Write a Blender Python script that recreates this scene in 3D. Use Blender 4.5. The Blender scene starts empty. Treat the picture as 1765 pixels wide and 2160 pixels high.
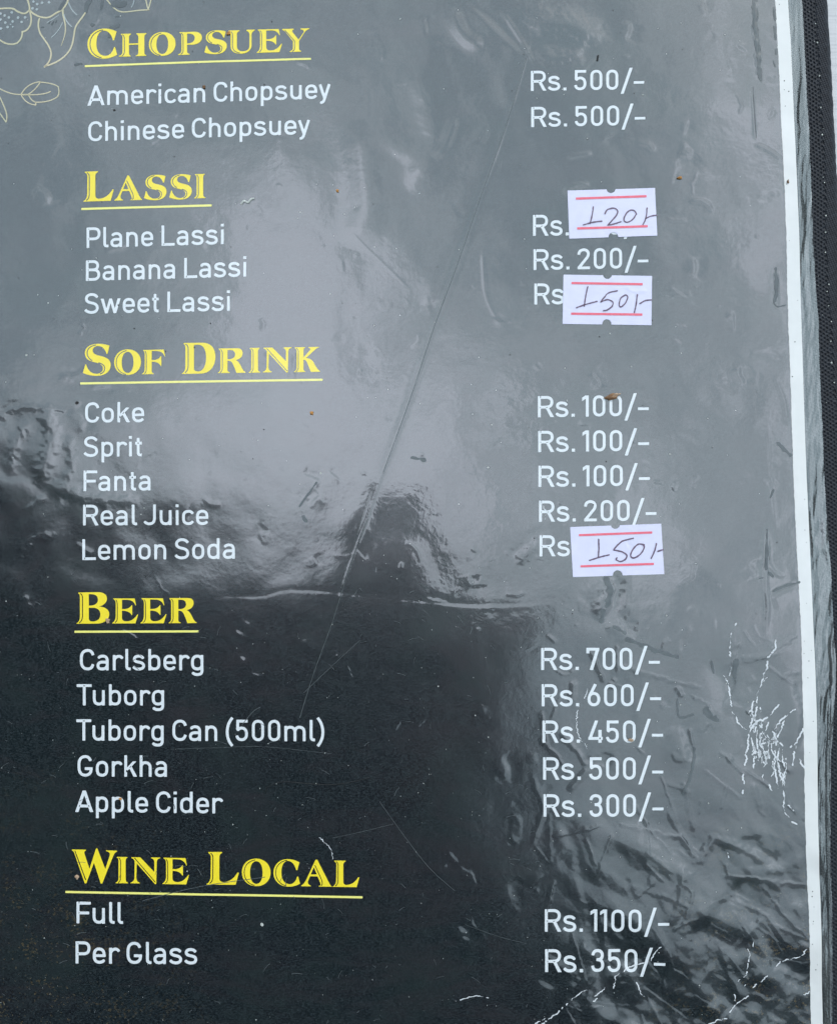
import bpy, math, random
import numpy as np
random.seed(7)
R = math.radians
K = 0.1139e-3            # metres for one unit of the print layout (0.114 mm)
CX, CY, CH = 882.5, 1080.0, 2310.0   # where the lens stands over the page, and how high, in layout units

# ------------------------------------------------------------------ camera, sky, sun, exposure
sc = bpy.context.scene
col = sc.collection
cam = bpy.data.cameras.new('camera'); camo = bpy.data.objects.new('camera', cam); col.objects.link(camo)
cam.sensor_fit = 'VERTICAL'; cam.sensor_height = 24.0; cam.lens = 24.0 * CH / 2160.0
cam.clip_start = 0.01; cam.clip_end = 500.0
camo.location = (0, 0, CH * K); camo.rotation_euler = (0, 0, 0)
sc.camera = camo
sc.view_settings.view_transform = 'Standard'
sc.view_settings.look = 'None'
sc.view_settings.gamma = 1.0
sc.view_settings.exposure = 0.62

SUN_EL, SUN_AZ = R(42), R(28)       # azimuth from +Y towards +X
w = bpy.data.worlds.new('World'); sc.world = w; w.use_nodes = True
nt = w.node_tree; N = nt.nodes; Lk = nt.links
for n in list(N): N.remove(n)
def nd(t, tree=None, **kw):
    n = (tree or nt).nodes.new(t)
    for k, v in kw.items(): setattr(n, k, v)
    return n
def mth(tree, op, a, b=None, c=None, clamp=False):
    n = tree.nodes.new('ShaderNodeMath'); n.operation = op; n.use_clamp = clamp
    for i, v in enumerate((a, b, c)):
        if v is None: continue
        if isinstance(v, (int, float)): n.inputs[i].default_value = v
        else: tree.links.new(v, n.inputs[i])
    return n.outputs[0]
out = nd('ShaderNodeOutputWorld'); bg = nd('ShaderNodeBackground'); bg.inputs['Strength'].default_value = 0.1
sky = nd('ShaderNodeTexSky'); sky.sky_type = 'NISHITA'; sky.sun_disc = False
sky.sun_elevation = SUN_EL; sky.sun_rotation = SUN_AZ; sky.air_density = 1.0; sky.dust_density = 3.0; sky.ozone_density = 1.0
tc = nd('ShaderNodeTexCoord')
sep = nd('ShaderNodeSeparateXYZ'); Lk.new(tc.outputs['Generated'], sep.inputs[0])
zc = mth(nt, 'MAXIMUM', sep.outputs['Z'], 0.12)
tx = mth(nt, 'DIVIDE', sep.outputs['X'], zc); ty = mth(nt, 'DIVIDE', sep.outputs['Y'], zc)
cmb = nd('ShaderNodeCombineXYZ'); Lk.new(mth(nt, 'MULTIPLY', tx, 1.5), cmb.inputs[0]); Lk.new(mth(nt, 'MULTIPLY', ty, 0.8), cmb.inputs[1])
cn = nd('ShaderNodeTexNoise'); cn.inputs['Scale'].default_value = 5.0; cn.inputs['Detail'].default_value = 5
cn.inputs['Roughness'].default_value = 0.62; cn.inputs['Distortion'].default_value = 0.4
Lk.new(cmb.outputs[0], cn.inputs['Vector'])
# banks of bright cloud overhead with blue-grey gaps between them
def bank(cx_, cy_, rx_, ry_, ang=0.0):
    c_, s_ = math.cos(ang), math.sin(ang)
    dx_ = mth(nt, 'SUBTRACT', tx, cx_); dy_ = mth(nt, 'SUBTRACT', ty, cy_)
    a_ = mth(nt, 'DIVIDE', mth(nt, 'ADD', mth(nt, 'MULTIPLY', dx_, c_), mth(nt, 'MULTIPLY', dy_, s_)), rx_)
    b_ = mth(nt, 'DIVIDE', mth(nt, 'SUBTRACT', mth(nt, 'MULTIPLY', dy_, c_), mth(nt, 'MULTIPLY', dx_, s_)), ry_)
    r_ = mth(nt, 'ADD', mth(nt, 'MULTIPLY', a_, a_), mth(nt, 'MULTIPLY', b_, b_))
    return mth(nt, 'POWER', 2.718, mth(nt, 'MULTIPLY', r_, -1.0))
bk = mth(nt, 'MAXIMUM', bank(-0.10, 0.18, 0.085, 0.22, 0.15), bank(-0.04, 0.04, 0.21, 0.13))
bk = mth(nt, 'MAXIMUM', bk, mth(nt, 'MULTIPLY', bank(0.36, 0.22, 0.13, 0.42), 0.62))
nz = mth(nt, 'MULTIPLY', mth(nt, 'SUBTRACT', cn.outputs['Fac'], 0.5), 2.1)
c2 = nd('ShaderNodeTexNoise'); c2.inputs['Scale'].default_value = 19.0; c2.inputs['Detail'].default_value = 4; c2.inputs['Roughness'].default_value = 0.6; c2.inputs['Distortion'].default_value = 0.8
Lk.new(cmb.outputs[0], c2.inputs['Vector'])
nz = mth(nt, 'ADD', nz, mth(nt, 'MULTIPLY', mth(nt, 'SUBTRACT', c2.outputs['Fac'], 0.5), 0.9))
cf = mth(nt, 'ADD', mth(nt, 'ADD', mth(nt, 'MULTIPLY', bk, 0.88), 0.13), nz, clamp=True)
cr = nd('ShaderNodeValToRGB'); Lk.new(cf, cr.inputs[0]); cr.color_ramp.interpolation = 'EASE'
cr.color_ramp.elements[0].position = 0.0; cr.color_ramp.elements[0].color = (0.345, 0.445, 0.515, 1)
cr.color_ramp.elements[1].position = 0.78; cr.color_ramp.elements[1].color = (1.03, 1.12, 1.27, 1)
e_ = cr.color_ramp.elements.new(0.42); e_.color = (0.57, 0.675, 0.745, 1)
csc = nd('ShaderNodeVectorMath'); csc.operation = 'SCALE'; Lk.new(cr.outputs[0], csc.inputs[0])
dim = mth(nt, 'MULTIPLY', mth(nt, 'SUBTRACT', -0.08, ty), 0.9, clamp=True)
Lk.new(mth(nt, 'MULTIPLY', mth(nt, 'SUBTRACT', 1.0, mth(nt, 'MINIMUM', dim, 0.35)), 21.0), csc.inputs['Scale'])
mxs = nd('ShaderNodeMix'); mxs.data_type = 'RGBA'; mxs.inputs[0].default_value = 0.88
Lk.new(sky.outputs[0], mxs.inputs[6]); Lk.new(csc.outputs[0], mxs.inputs[7])
Lk.new(mxs.outputs[2], bg.inputs['Color']); Lk.new(bg.outputs[0], out.inputs['Surface'])

sd = bpy.data.lights.new('sun', 'SUN'); sd.energy = 0.9; sd.angle = R(12); sd.color = (1.0, 0.96, 0.9)
so = bpy.data.objects.new('sun', sd); col.objects.link(so)
so.rotation_euler = (math.pi / 2 - SUN_EL, 0, math.pi - SUN_AZ)
so.location = (0, 0, 1.5)

# ------------------------------------------------------------------ materials
def new_mat(name):
    m = bpy.data.materials.new(name); m.use_nodes = True
    return m, m.node_tree, m.node_tree.nodes['Principled BSDF']
def ramp(tree, fac, stops):
    n = tree.nodes.new('ShaderNodeValToRGB'); tree.links.new(fac, n.inputs[0]); e = n.color_ramp.elements
    e[0].position, e[0].color = stops[0][0], (*stops[0][1], 1); e[1].position, e[1].color = stops[-1][0], (*stops[-1][1], 1)
    for p, c in stops[1:-1]:
        x = e.new(p); x.color = (*c, 1)
    return n.outputs[0]
def noise(tree, vec, scale, detail=3, rough=0.5, dist=0.0):
    n = tree.nodes.new('ShaderNodeTexNoise'); n.inputs['Scale'].default_value = scale; n.inputs['Detail'].default_value = detail
    n.inputs['Roughness'].default_value = rough; n.inputs['Distortion'].default_value = dist
    tree.links.new(vec, n.inputs['Vector']); return n.outputs['Fac']
def coords(tree, scale=(1, 1, 1), rot=(0, 0, 0)):
    t = tree.nodes.new('ShaderNodeTexCoord'); m = tree.nodes.new('ShaderNodeMapping')
    m.inputs['Scale'].default_value = scale; m.inputs['Rotation'].default_value = rot
    tree.links.new(t.outputs['Object'], m.inputs[0]); return m.outputs[0]
def mixc(tree, fac, a, b, mode='MIX'):
    n = tree.nodes.new('ShaderNodeMix'); n.data_type = 'RGBA'; n.blend_type = mode
    for i, v in ((0, fac), (6, a), (7, b)):
        if isinstance(v, (int, float)): n.inputs[i].default_value = v
        elif isinstance(v, tuple): n.inputs[i].default_value = (*v, 1)
        else: tree.links.new(v, n.inputs[i])
    return n.outputs[2]
def bump(tree, h, dist, strength=1.0):
    n = tree.nodes.new('ShaderNodeBump'); n.inputs['Distance'].default_value = dist; n.inputs['Strength'].default_value = strength
    tree.links.new(h, n.inputs['Height']); return n.outputs[0]
def film_gloss(tree, b, spec=0.85, rough=0.2):
    """the clear film over the print: glossy coat plus the softer sheen of the print below it"""
    b.inputs['Specular IOR Level'].default_value = spec
    b.inputs['Roughness'].default_value = rough
    b.inputs['Coat Weight'].default_value = 1.0
    b.inputs['Coat IOR'].default_value = 1.68
    v = coords(tree)
    rr = ramp(tree, noise(tree, v, 55, 4, 0.6), [(0.35, (0.045,) * 3), (0.75, (0.085,) * 3)])
    sm_ = ramp(tree, noise(tree, v, 330, 4, 0.7, 0.4), [(0.62, (0.0,) * 3), (0.75, (0.16,) * 3)])
    wa = tree.nodes.new('ShaderNodeAttribute'); wa.attribute_name = 'wear'
    tree.links.new(mth(tree, 'ADD', mth(tree, 'ADD', rr, sm_), mth(tree, 'MULTIPLY', wa.outputs['Fac'], 0.065)), b.inputs['Coat Roughness'])
    v2 = coords(tree)
    h = mth(tree, 'ADD', mth(tree, 'MULTIPLY', noise(tree, v2, 900, 2, 0.5), 0.6), mth(tree, 'MULTIPLY', noise(tree, v2, 260, 2, 0.5), 1.0))
    bn = bump(tree, h, 1.6e-5, 1.0)
    tree.links.new(bn, b.inputs['Coat Normal'])
    at = tree.nodes.new('ShaderNodeAttribute'); at.attribute_name = 'calm'      # the print lies calmer than the film over it
    b2 = tree.nodes.new('ShaderNodeBump'); b2.inputs['Distance'].default_value = 1.2e-5
    tree.links.new(h, b2.inputs['Height']); tree.links.new(at.outputs['Vector'], b2.inputs['Normal'])
    tree.links.new(b2.outputs[0], b.inputs['Normal'])

def mat_print():
    m, t, b = new_mat('black_print')
    v = coords(t)
    base = ramp(t, noise(t, v, 14, 4, 0.6, 0.6), [(0.30, (0.0010, 0.0062, 0.0082)), (0.52, (0.0040, 0.0055, 0.0085)), (0.70, (0.0070, 0.0052, 0.0070))])
    # faint woven speckle of the ink
    weave = noise(t, coords(t, (1, 2.2, 1)), 1500, 3, 0.65)
    base = mixc(t, ramp(t, weave, [(0.46, (0,) * 3), (0.68, (1.0,) * 3)]), base, (0.036, 0.048, 0.054))
    patch = noise(t, v, 30, 5, 0.7, 0.5)
    mott = noise(t, v, 420, 3, 0.6, 0.3)
    base = mixc(t, ramp(t, mott, [(0.46, (0,) * 3), (0.70, (0.6,) * 3)]), base, (0.024, 0.032, 0.036))
    base = mixc(t, ramp(t, patch, [(0.48, (0,) * 3), (0.72, (0.8,) * 3)]), base, (0.019, 0.030, 0.030))
    smear = noise(t, coords(t, (1, 3.5, 1), (0, 0, 0.5)), 24, 5, 0.75, 1.2)
    base = mixc(t, ramp(t, smear, [(0.50, (0,) * 3), (0.72, (0.8,) * 3)]), base, (0.026, 0.024, 0.028))
    # dried gold-brown dirt in the lower corners
    s = t.nodes.new('ShaderNodeSeparateXYZ'); t.links.new(v, s.inputs[0])
    fy = mth(t, 'MULTIPLY', mth(t, 'SUBTRACT', -0.055, s.outputs['Y']), 15.0, clamp=True)
    fx = mth(t, 'MULTIPLY', mth(t, 'SUBTRACT', mth(t, 'ABSOLUTE', s.outputs['X']), 0.045), 22.0, clamp=True)
    zone = mth(t, 'MULTIPLY', fx, fy)
    spk = noise(t, v, 1300, 3, 0.7)
    clump = noise(t, v, 130, 3, 0.6)
    dirt = mth(t, 'MULTIPLY', zone, mth(t, 'MULTIPLY', mth(t, 'GREATER_THAN', mth(t, 'ADD', spk, mth(t, 'MULTIPLY', clump, 0.55)), 0.905), 0.75))
    base = mixc(t, dirt, base, (0.12, 0.088, 0.042))
    t.links.new(base, b.inputs['Base Color'])
    film_gloss(t, b)
    return m
def mat_ink(name, c1, c2, scale=200):
    m, t, b = new_mat(name)
    v = coords(t)
    f = noise(t, v, scale, 4, 0.6)
    t.links.new(ramp(t, f, [(0.3, c1), (0.7, c2)]), b.inputs['Base Color'])
    film_gloss(t, b, 0.35, 0.35)
    b.inputs['Coat IOR'].default_value = 1.45
    return m
M = {}
M['print'] = mat_print()
M['white'] = mat_ink('white_ink', (0.72, 0.77, 0.81), (0.78, 0.82, 0.855))
M['yellow'] = mat_ink('yellow_ink', (0.95, 0.76, 0.03), (0.99, 0.80, 0.045))
M['yrule'] = mat_ink('pale_yellow_ink', (0.93, 0.88, 0.22), (0.96, 0.90, 0.27))
M['pale'] = mat_ink('pale_highlight_ink', (0.90, 0.88, 0.36), (0.93, 0.91, 0.42))
M['gold'] = mat_ink('gold_ornament_ink', (0.48, 0.48, 0.31), (0.64, 0.55, 0.36), 60)
M['fine'] = mat_ink('silver_ornament_ink', (0.33, 0.40, 0.42), (0.42, 0.46, 0.46), 60)
M['paper'] = mat_ink('white_card', (0.69, 0.70, 0.695), (0.77, 0.775, 0.77), 90)
def simple(name, c1, c2, scale, rough, bd=0.0, bs=400, spec=0.5):
    m, t, b = new_mat(name); v = coords(t)
    t.links.new(ramp(t, noise(t, v, scale, 4, 0.6), [(0.3, c1), (0.7, c2)]), b.inputs['Base Color'])
    b.inputs['Roughness'].default_value = rough; b.inputs['Specular IOR Level'].default_value = spec
    if bd: t.links.new(bump(t, noise(t, v, bs, 3, 0.6), bd), b.inputs['Normal'])
    return m
M['crack'] = simple('bare_paper', (0.62, 0.66, 0.70), (0.80, 0.82, 0.85), 2500, 0.7)
M['scratch_glint'] = simple('scratch_and_glint_tone', (0.035, 0.045, 0.05), (0.10, 0.115, 0.12), 1500, 0.6)
M['smudge_reflection'] = simple('smudge_and_reflection_tone', (0.085, 0.10, 0.108), (0.12, 0.14, 0.15), 500, 0.32)
M['fleck'] = simple('dark_fleck', (0.012, 0.014, 0.016), (0.03, 0.026, 0.024), 2500, 0.7)
M['sticker'] = simple('sticker_paper', (0.71, 0.71, 0.90), (0.76, 0.76, 0.94), 300, 0.5, 2e-6, 3000)
M['red'] = simple('red_print', (0.84, 0.13, 0.19), (0.90, 0.19, 0.26), 1500, 0.5)
M['pen'] = simple('violet_pen', (0.085, 0.05, 0.10), (0.19, 0.12, 0.20), 1800, 0.45)
M['crumb_brown'] = simple('brown_crumb', (0.10, 0.045, 0.018), (0.30, 0.16, 0.07), 1400, 0.6, 1e-4, 3000)
M['crumb_orange'] = simple('orange_crumb', (0.40, 0.16, 0.03), (0.60, 0.30, 0.08), 1400, 0.5, 5e-5, 3000)
M['crumb_tan'] = simple('tan_crumb', (0.33, 0.21, 0.13), (0.55, 0.40, 0.28), 1400, 0.6, 5e-5, 3000)
M['lint'] = simple('pale_crumb', (0.35, 0.38, 0.36), (0.68, 0.70, 0.66), 1800, 0.7)
M['hair'] = simple('dark_hair', (0.006, 0.006, 0.007), (0.012, 0.011, 0.011), 900, 0.35)
M['web'] = simple('black_webbing', (0.010, 0.012, 0.017), (0.028, 0.033, 0.043), 900, 0.55, 3e-5, 2500, 0.3)
M['cloth'] = simple('black_bookcloth', (0.012, 0.013, 0.017), (0.022, 0.024, 0.03), 900, 0.6, 5e-5, 2200, 0.3)
M['blocker'] = simple('dark_blocker_sheet', (0.010, 0.015, 0.016), (0.022, 0.023, 0.025), 3, 0.9, 0, 1, 0.2)
def mat_table():
    m, t, b = new_mat('table_laminate')
    g = noise(t, coords(t, (1, 14, 1)), 130, 5, 0.65)
    c = ramp(t, g, [(0.30, (0.50, 0.51, 0.54)), (0.5, (0.60, 0.61, 0.635)), (0.7, (0.66, 0.665, 0.69))])
    t.links.new(c, b.inputs['Base Color']); b.inputs['Roughness'].default_value = 0.5
    return m
M['table'] = mat_table()
def mat_film():
    m = bpy.data.materials.new('clear_film'); m.use_nodes = True; t = m.node_tree; n = t.nodes
    for q in list(n): n.remove(q)
    o = n.new('ShaderNodeOutputMaterial'); tr = n.new('ShaderNodeBsdfTransparent'); tr.inputs[0].default_value = (0.86, 0.89, 0.89, 1)
    gl = n.new('ShaderNodeBsdfGlossy'); gl.inputs['Roughness'].default_value = 0.16; gl.inputs['Color'].default_value = (0.95, 1, 1, 1)
    df = n.new('ShaderNodeBsdfDiffuse'); v = coords(t, (1, 0.25, 1))
    t.links.new(ramp(t, noise(t, v, 500, 4, 0.7), [(0.35, (0.30, 0.33, 0.33)), (0.7, (0.62, 0.66, 0.66))]), df.inputs['Color'])
    fr = n.new('ShaderNodeFresnel'); fr.inputs['IOR'].default_value = 2.15
    a = n.new('ShaderNodeMixShader'); bb = n.new('ShaderNodeMixShader')
    t.links.new(ramp(t, noise(t, v, 160, 4, 0.7), [(0.4, (0.08,) * 3), (0.8, (0.26,) * 3)]), a.inputs[0])
    t.links.new(tr.outputs[0], a.inputs[1]); t.links.new(df.outputs[0], a.inputs[2])
    t.links.new(fr.outputs[0], bb.inputs[0]); t.links.new(a.outputs[0], bb.inputs[1]); t.links.new(gl.outputs[0], bb.inputs[2])
    t.links.new(bb.outputs[0], o.inputs['Surface'])
    return m
M['film'] = mat_film()

# ------------------------------------------------------------------ object helpers
def mesh_obj(name, verts, faces, mat, parent=None, normals=None, smooth=True, label=None, calm=None):
    """verts (n,3) in metres, faces (m,3|4) int array"""
    me = bpy.data.meshes.new(name)
    verts = np.asarray(verts, dtype=np.float32); faces = np.asarray(faces, dtype=np.int32)
    nv, nf, k = len(verts), len(faces), faces.shape[1]
    me.vertices.add(nv); me.vertices.foreach_set('co', verts.ravel())
    me.loops.add(nf * k); me.loops.foreach_set('vertex_index', faces.ravel())
    me.polygons.add(nf); me.polygons.foreach_set('loop_start', np.arange(0, nf * k, k, dtype=np.int32))
    me.polygons.foreach_set('use_smooth', np.full(nf, smooth))
    me.update(calc_edges=True)
    if normals is not None:
        me.normals_split_custom_set_from_vertices(np.asarray(normals, dtype=np.float32))
    if calm is not None:
        at = me.attributes.new('calm', 'FLOAT_VECTOR', 'POINT'); at.data.foreach_set('vector', np.asarray(calm, dtype=np.float32).ravel())
        wx, wy = verts[:, 0] / K + CX, CY - verts[:, 1] / K
        wr = sstep(900, 1120, wx) * sstep(1180, 1500, wy) + sstep(800, 600, wx) * sstep(820, 960, wy) * sstep(1400, 1200, wy)
        at = me.attributes.new('wear', 'FLOAT', 'POINT'); at.data.foreach_set('value', np.clip(wr, 0, 1).astype(np.float32))
    me.materials.append(mat)
    o = bpy.data.objects.new(name, me); col.objects.link(o)
    if parent: o.parent = parent
    if label: o['label'] = label
    return o
def empty(name, label, cat, group=None):
    o = bpy.data.objects.new(name, None); o.empty_display_size = 0.01; col.objects.link(o)
    o['label'] = label; o['category'] = cat
    if group: o['group'] = group
    return o
def tag(o, label=None, cat=None, group=None, kind=None):
    for k, v in (('label', label), ('category', cat), ('group', group), ('kind', kind)):
        if v: o[k] = v
    return o

# ------------------------------------------------------------------ the relief of the laminated page
RX0, RX1, RY0, RY1, RS = -190.0, 1850.0, -300.0, 2420.0, 1.5
gx = np.arange(RX0, RX1, RS); gy = np.arange(RY0, RY1, RS)
GX, GY = np.meshgrid(gx, gy)
GX = GX.astype(np.float32); GY = GY.astype(np.float32)
rng = np.random.RandomState(11)
TAB = [rng.uniform(-1, 1, (256, 256)).astype(np.float32) for _ in range(8)]
def vn(x, y, seed):
    T = TAB[seed % 8]; o = seed * 37
    ix = np.floor(x).astype(np.int32); iy = np.floor(y).astype(np.int32)
    fx = x - ix; fy = y - iy
    u = fx * fx * fx * (fx * (fx * 6 - 15) + 10); v = fy * fy * fy * (fy * (fy * 6 - 15) + 10)
    a = T[(iy + o) & 255, (ix + o) & 255]; b = T[(iy + o) & 255, (ix + o + 1) & 255]
    c = T[(iy + o + 1) & 255, (ix + o) & 255]; d = T[(iy + o + 1) & 255, (ix + o + 1) & 255]
    return (a + (b - a) * u) * (1 - v) + (c + (d - c) * u) * v
def facet(x, y, seed):
    T = TAB[seed % 8]; o = seed * 53
    ix = np.floor(x).astype(np.int32); iy = np.floor(y).astype(np.int32)
    fx = x - ix; fy = y - iy
    a = T[(iy + o) & 255, (ix + o) & 255]; b = T[(iy + o) & 255, (ix + o + 1) & 255]
    c = T[(iy + o + 1) & 255, (ix + o) & 255]; d = T[(iy + o + 1) & 255, (ix + o + 1) & 255]
    return np.where(fx + fy < 1, a + fx * (b - a) + fy * (c - a), d + (1 - fx) * (c - d) + (1 - fy) * (b - d))
def layer(kind, wl, slope, seed, ang=0.0, stretch=1.0, warp=0.0):
    """wl = wavelength across, stretch = how much longer along the direction ang"""
    c, s = math.cos(ang), math.sin(ang)
    X = (GX * c + GY * s); Y = (-GX * s + GY * c)
    if warp:
        X = X + warp * wl * vn(GX / (wl * 1.3), GY / (wl * 1.3), seed + 3)
        Y = Y + warp * wl * vn(GX / (wl * 1.3), GY / (wl * 1.3), seed + 4)
    f = vn if kind == 's' else facet
    return f(Y / wl, X / (wl * stretch), seed) * np.float32(slope * wl * (0.55 if kind == 's' else 1.1))
def sstep(a, b, x):
    t = np.clip((x - a) / (b - a), 0, 1); return t * t * (3 - 2 * t)
def gauss(x0, y0, rx, ry, ang=0.0):
    c, s = math.cos(ang), math.sin(ang); dx, dy = GX - x0, GY - y0
    u = (dx * c + dy * s) / rx; v = (-dx * s + dy * c) / ry
    return np.exp(-(u * u + v * v))
H = np.zeros_like(GX)
H += layer('s', 520, 0.0075, 1)
H += layer('s', 190, 0.007, 2, warp=0.3)
H += layer('s', 75, 0.0060, 3, warp=0.4)
H += layer('s', 30, 0.0042, 4, warp=0.5)
H += layer('s', 12, 0.0018, 5)
edgeR = sstep(1380, 1640, GX)
low = sstep(1240, 1420, GY)
# long soft waves at the top of the page
m = gauss(900, 150, 330, 330)
H += m * layer('s', 70, 0.028, 6, ang=R(70), stretch=4.0, warp=0.5)
H += gauss(250, 700, 420, 700) * layer('s', 110, 0.009, 7, ang=R(40), stretch=3, warp=0.5)
H += edgeR * layer('s', 80, 0.014, 9, ang=R(80), stretch=2.5, warp=0.6)
# crumpled left edge
m = np.clip(gauss(60, 1080, 330, 240) * 1.25, 0, 1)
H += m * (layer('s', 95, 0.022, 2, ang=R(75), stretch=2.0, warp=0.6) + layer('s', 50, 0.018, 12, ang=R(60), stretch=3, warp=0.8))
m = gauss(420, 1120, 330, 130)
H += m * layer('s', 80, 0.016, 14, ang=R(-12), stretch=3.2, warp=0.7)
m = gauss(1080, 1230, 330, 130)
H += m * (layer('s', 90, 0.007, 15, ang=R(-20), stretch=2, warp=0.5))
# crumpled lower right
mr = sstep(1060, 1240, GX + 0.10 * (GY - 1400)) * sstep(1300, 1440, GY)
md = sstep(1640, 1800, GY) * sstep(1120, 1330, GX)
H += mr * (layer('f', 150, 0.012, 21, ang=R(65), stretch=2.2, warp=0.3) + layer('s', 85, 0.012, 22, ang=R(60), stretch=2.0, warp=0.8))
H += md * (layer('f', 80, 0.030, 23, ang=R(62), stretch=2.4, warp=0.12) + layer('f', 38, 0.034, 24, ang=R(48), stretch=2.2, warp=0.15)
           + layer('f', 18, 0.026, 25, ang=R(75), stretch=1.8, warp=0.3))
m = sstep(1980, 2110, GY) * sstep(1000, 1300, GX)
H += m * (layer('f', 30, 0.045, 26, warp=0.5) + layer('s', 16, 0.030, 27, warp=0.6))
# small scuffs and dimples spread thinly everywhere, denser towards the worn edges
k_ = np.clip(0.25 + 0.75 * np.maximum(edgeR, low) , 0, 1)
spots = np.clip(vn(GX / 34, GY / 34, 31) * vn(GX / 90, GY / 90, 32) * 3 - 0.9, 0, 1)
H += k_ * spots * layer('s', 14, 0.10, 33, ang=R(30), stretch=2)

def seg_dist(X, Y, pts, win=None):
    """distance to a polyline, with signed side and progress along it"""
    best = np.full(X.shape, 1e9, np.float32); side = np.zeros_like(best); prog = np.zeros_like(best)
    L = [0]
    for a, b in zip(pts[:-1], pts[1:]): L.append(L[-1] + math.dist(a, b))
    for i, (a, b) in enumerate(zip(pts[:-1], pts[1:])):
        dx, dy = b[0] - a[0], b[1] - a[1]; q = dx * dx + dy * dy + 1e-9
        t = np.clip(((X - a[0]) * dx + (Y - a[1]) * dy) / q, 0, 1)
        ex, ey = X - a[0] - t * dx, Y - a[1] - t * dy
        d = np.hypot(ex, ey); mm = d < best
        best = np.where(mm, d, best); side = np.where(mm, np.sign(dx * ey - dy * ex), side)
        prog = np.where(mm, (L[i] + t * math.sqrt(q)) / L[-1], prog)
    return best, side, prog
def smoothpts(pts, n=10):
    """Catmull-Rom through pts"""
    P = [pts[0]] + list(pts) + [pts[-1]]; o = []
    for i in range(1, len(P) - 2):
        p0, p1, p2, p3 = [np.array(p[:2], float) for p in P[i - 1:i + 3]]
        for j in range(n):
            t = j / n
            o.append(tuple(0.5 * ((2 * p1) + (-p0 + p2) * t + (2 * p0 - 5 * p1 + 4 * p2 - p3) * t * t + (-p0 + 3 * p1 - 3 * p2 + p3) * t ** 3)))
    o.append(tuple(P[-1][:2])); return o
def crease(pts, wd, slope, kind='ridge', curve=True, taper=True, rough=0.0):
    global H
    p = smoothpts(pts, 6) if curve and len(pts) > 2 else list(pts)
    xs = [q[0] for q in p]; ys = [q[1] for q in p]; r = wd * 5 + 6
    i0, i1 = max(0, int((min(xs) - r - RX0) / RS)), int((max(xs) + r - RX0) / RS)
    j0, j1 = max(0, int((min(ys) - r - RY0) / RS)), int((max(ys) + r - RY0) / RS)
    X, Y = GX[j0:j1, i0:i1], GY[j0:j1, i0:i1]
    if X.size == 0: return
    if rough: 
        X = X + rough * vn(X / 9, Y / 9, 3); Y = Y + rough * vn(X / 9, Y / 9, 6)
    d, s, t = seg_dist(X, Y, p)
    cxm, cym = sum(xs) / len(xs), sum(ys) / len(ys)
    slope = min(abs(slope) * (1 + 1.2 * min(1, max(0, (1050 - cym) / 800))) * (1.5 if cxm > 1150 and cym < 1650 else 1.0), 0.13 if cym < 700 else 0.26) * (1 if slope > 0 else -1)
    A = slope * wd * 1.16
    env = np.clip(np.minimum(t, 1 - t) * 6, 0, 1) if taper else 1.0
    if kind == 'ridge': h = A * np.exp(-(d / wd) ** 2)
    elif kind == 'step': h = A * np.tanh(s * d / wd) * np.exp(-(d / (wd * 4)) ** 2)
    elif kind == 'tent': h = slope * np.clip(wd - d, 0, None)
    elif kind == 'half': h = slope * np.where(s > 0, np.clip(wd - d, 0, None), np.clip(wd - d * 6, 0, None))
    H[j0:j1, i0:i1] += (h * env).astype(np.float32)
S = 1.0167
def sc_(l): return [(x * S, y * S) for x, y in l]
# the long diagonal crease and the crease across it
crease(sc_([(1092, 118), (1050, 260), (1000, 400), (950, 545), (900, 680), (850, 830), (795, 980), (760, 1080), (720, 1190), (690, 1290), (650, 1400), (618, 1500)]), 1.9, 0.12, 'ridge', taper=False)
crease(sc_([(1092, 118), (1000, 400), (900, 680), (795, 980), (720, 1190), (690, 1290)]), 20, 0.016, 'step')
crease(sc_([(405, 1250), (470, 1240), (540, 1240), (590, 1228), (650, 1228), (740, 1236), (820, 1245), (900, 1252), (980, 1258), (1070, 1256), (1160, 1248)]), 2.6, 0.055, 'step')
crease(sc_([(540, 1240), (590, 1230), (650, 1230), (740, 1238), (820, 1248)]), 9, -0.012, 'ridge')
crease(sc_([(718, 468), (760, 512), (800, 550), (855, 604)]), 6, 0.026, 'half')
crease(sc_([(770, 1010), (755, 1060), (735, 1120)]), 5, 0.018, 'ridge')
crease(sc_([(935, 15), (950, 55), (975, 85), (1005, 92)]), 17, 0.06, 'ridge')
crease(sc_([(960, 0), (1010, 40), (1092, 118)]), 7, 0.05, 'step')
crease(sc_([(1040, 20), (1085, 90), (1112, 140)]), 6, 0.07, 'tent')
crease(sc_([(900, 330), (925, 300), (945, 240)]), 12, 0.05, 'ridge')
crease(sc_([(845, 120), (880, 200), (900, 280), (880, 350), (850, 400)]), 30, 0.020, 'ridge')
crease(sc_([(740, 250), (755, 330), (760, 420), (740, 520)]), 34, 0.020, 'ridge')
crease(sc_([(1095, 60), (1140, 45), (1205, 60), (1225, 100)]), 30, 0.018, 'ridge', rough=6)
crease(sc_([(1110, 115), (1160, 120), (1210, 110)]), 16, 0.018, 'ridge', rough=6)
crease(sc_([(1175, 328), (1200, 322), (1228, 318)]), 5, 0.10, 'ridge')
crease(sc_([(1000, 510), (1003, 560), (1010, 620), (1040, 680)]), 4, 0.05, 'ridge')
crease(sc_([(1240, 118), (1220, 135), (1185, 180)]), 2.2, 0.10, 'ridge')
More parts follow.
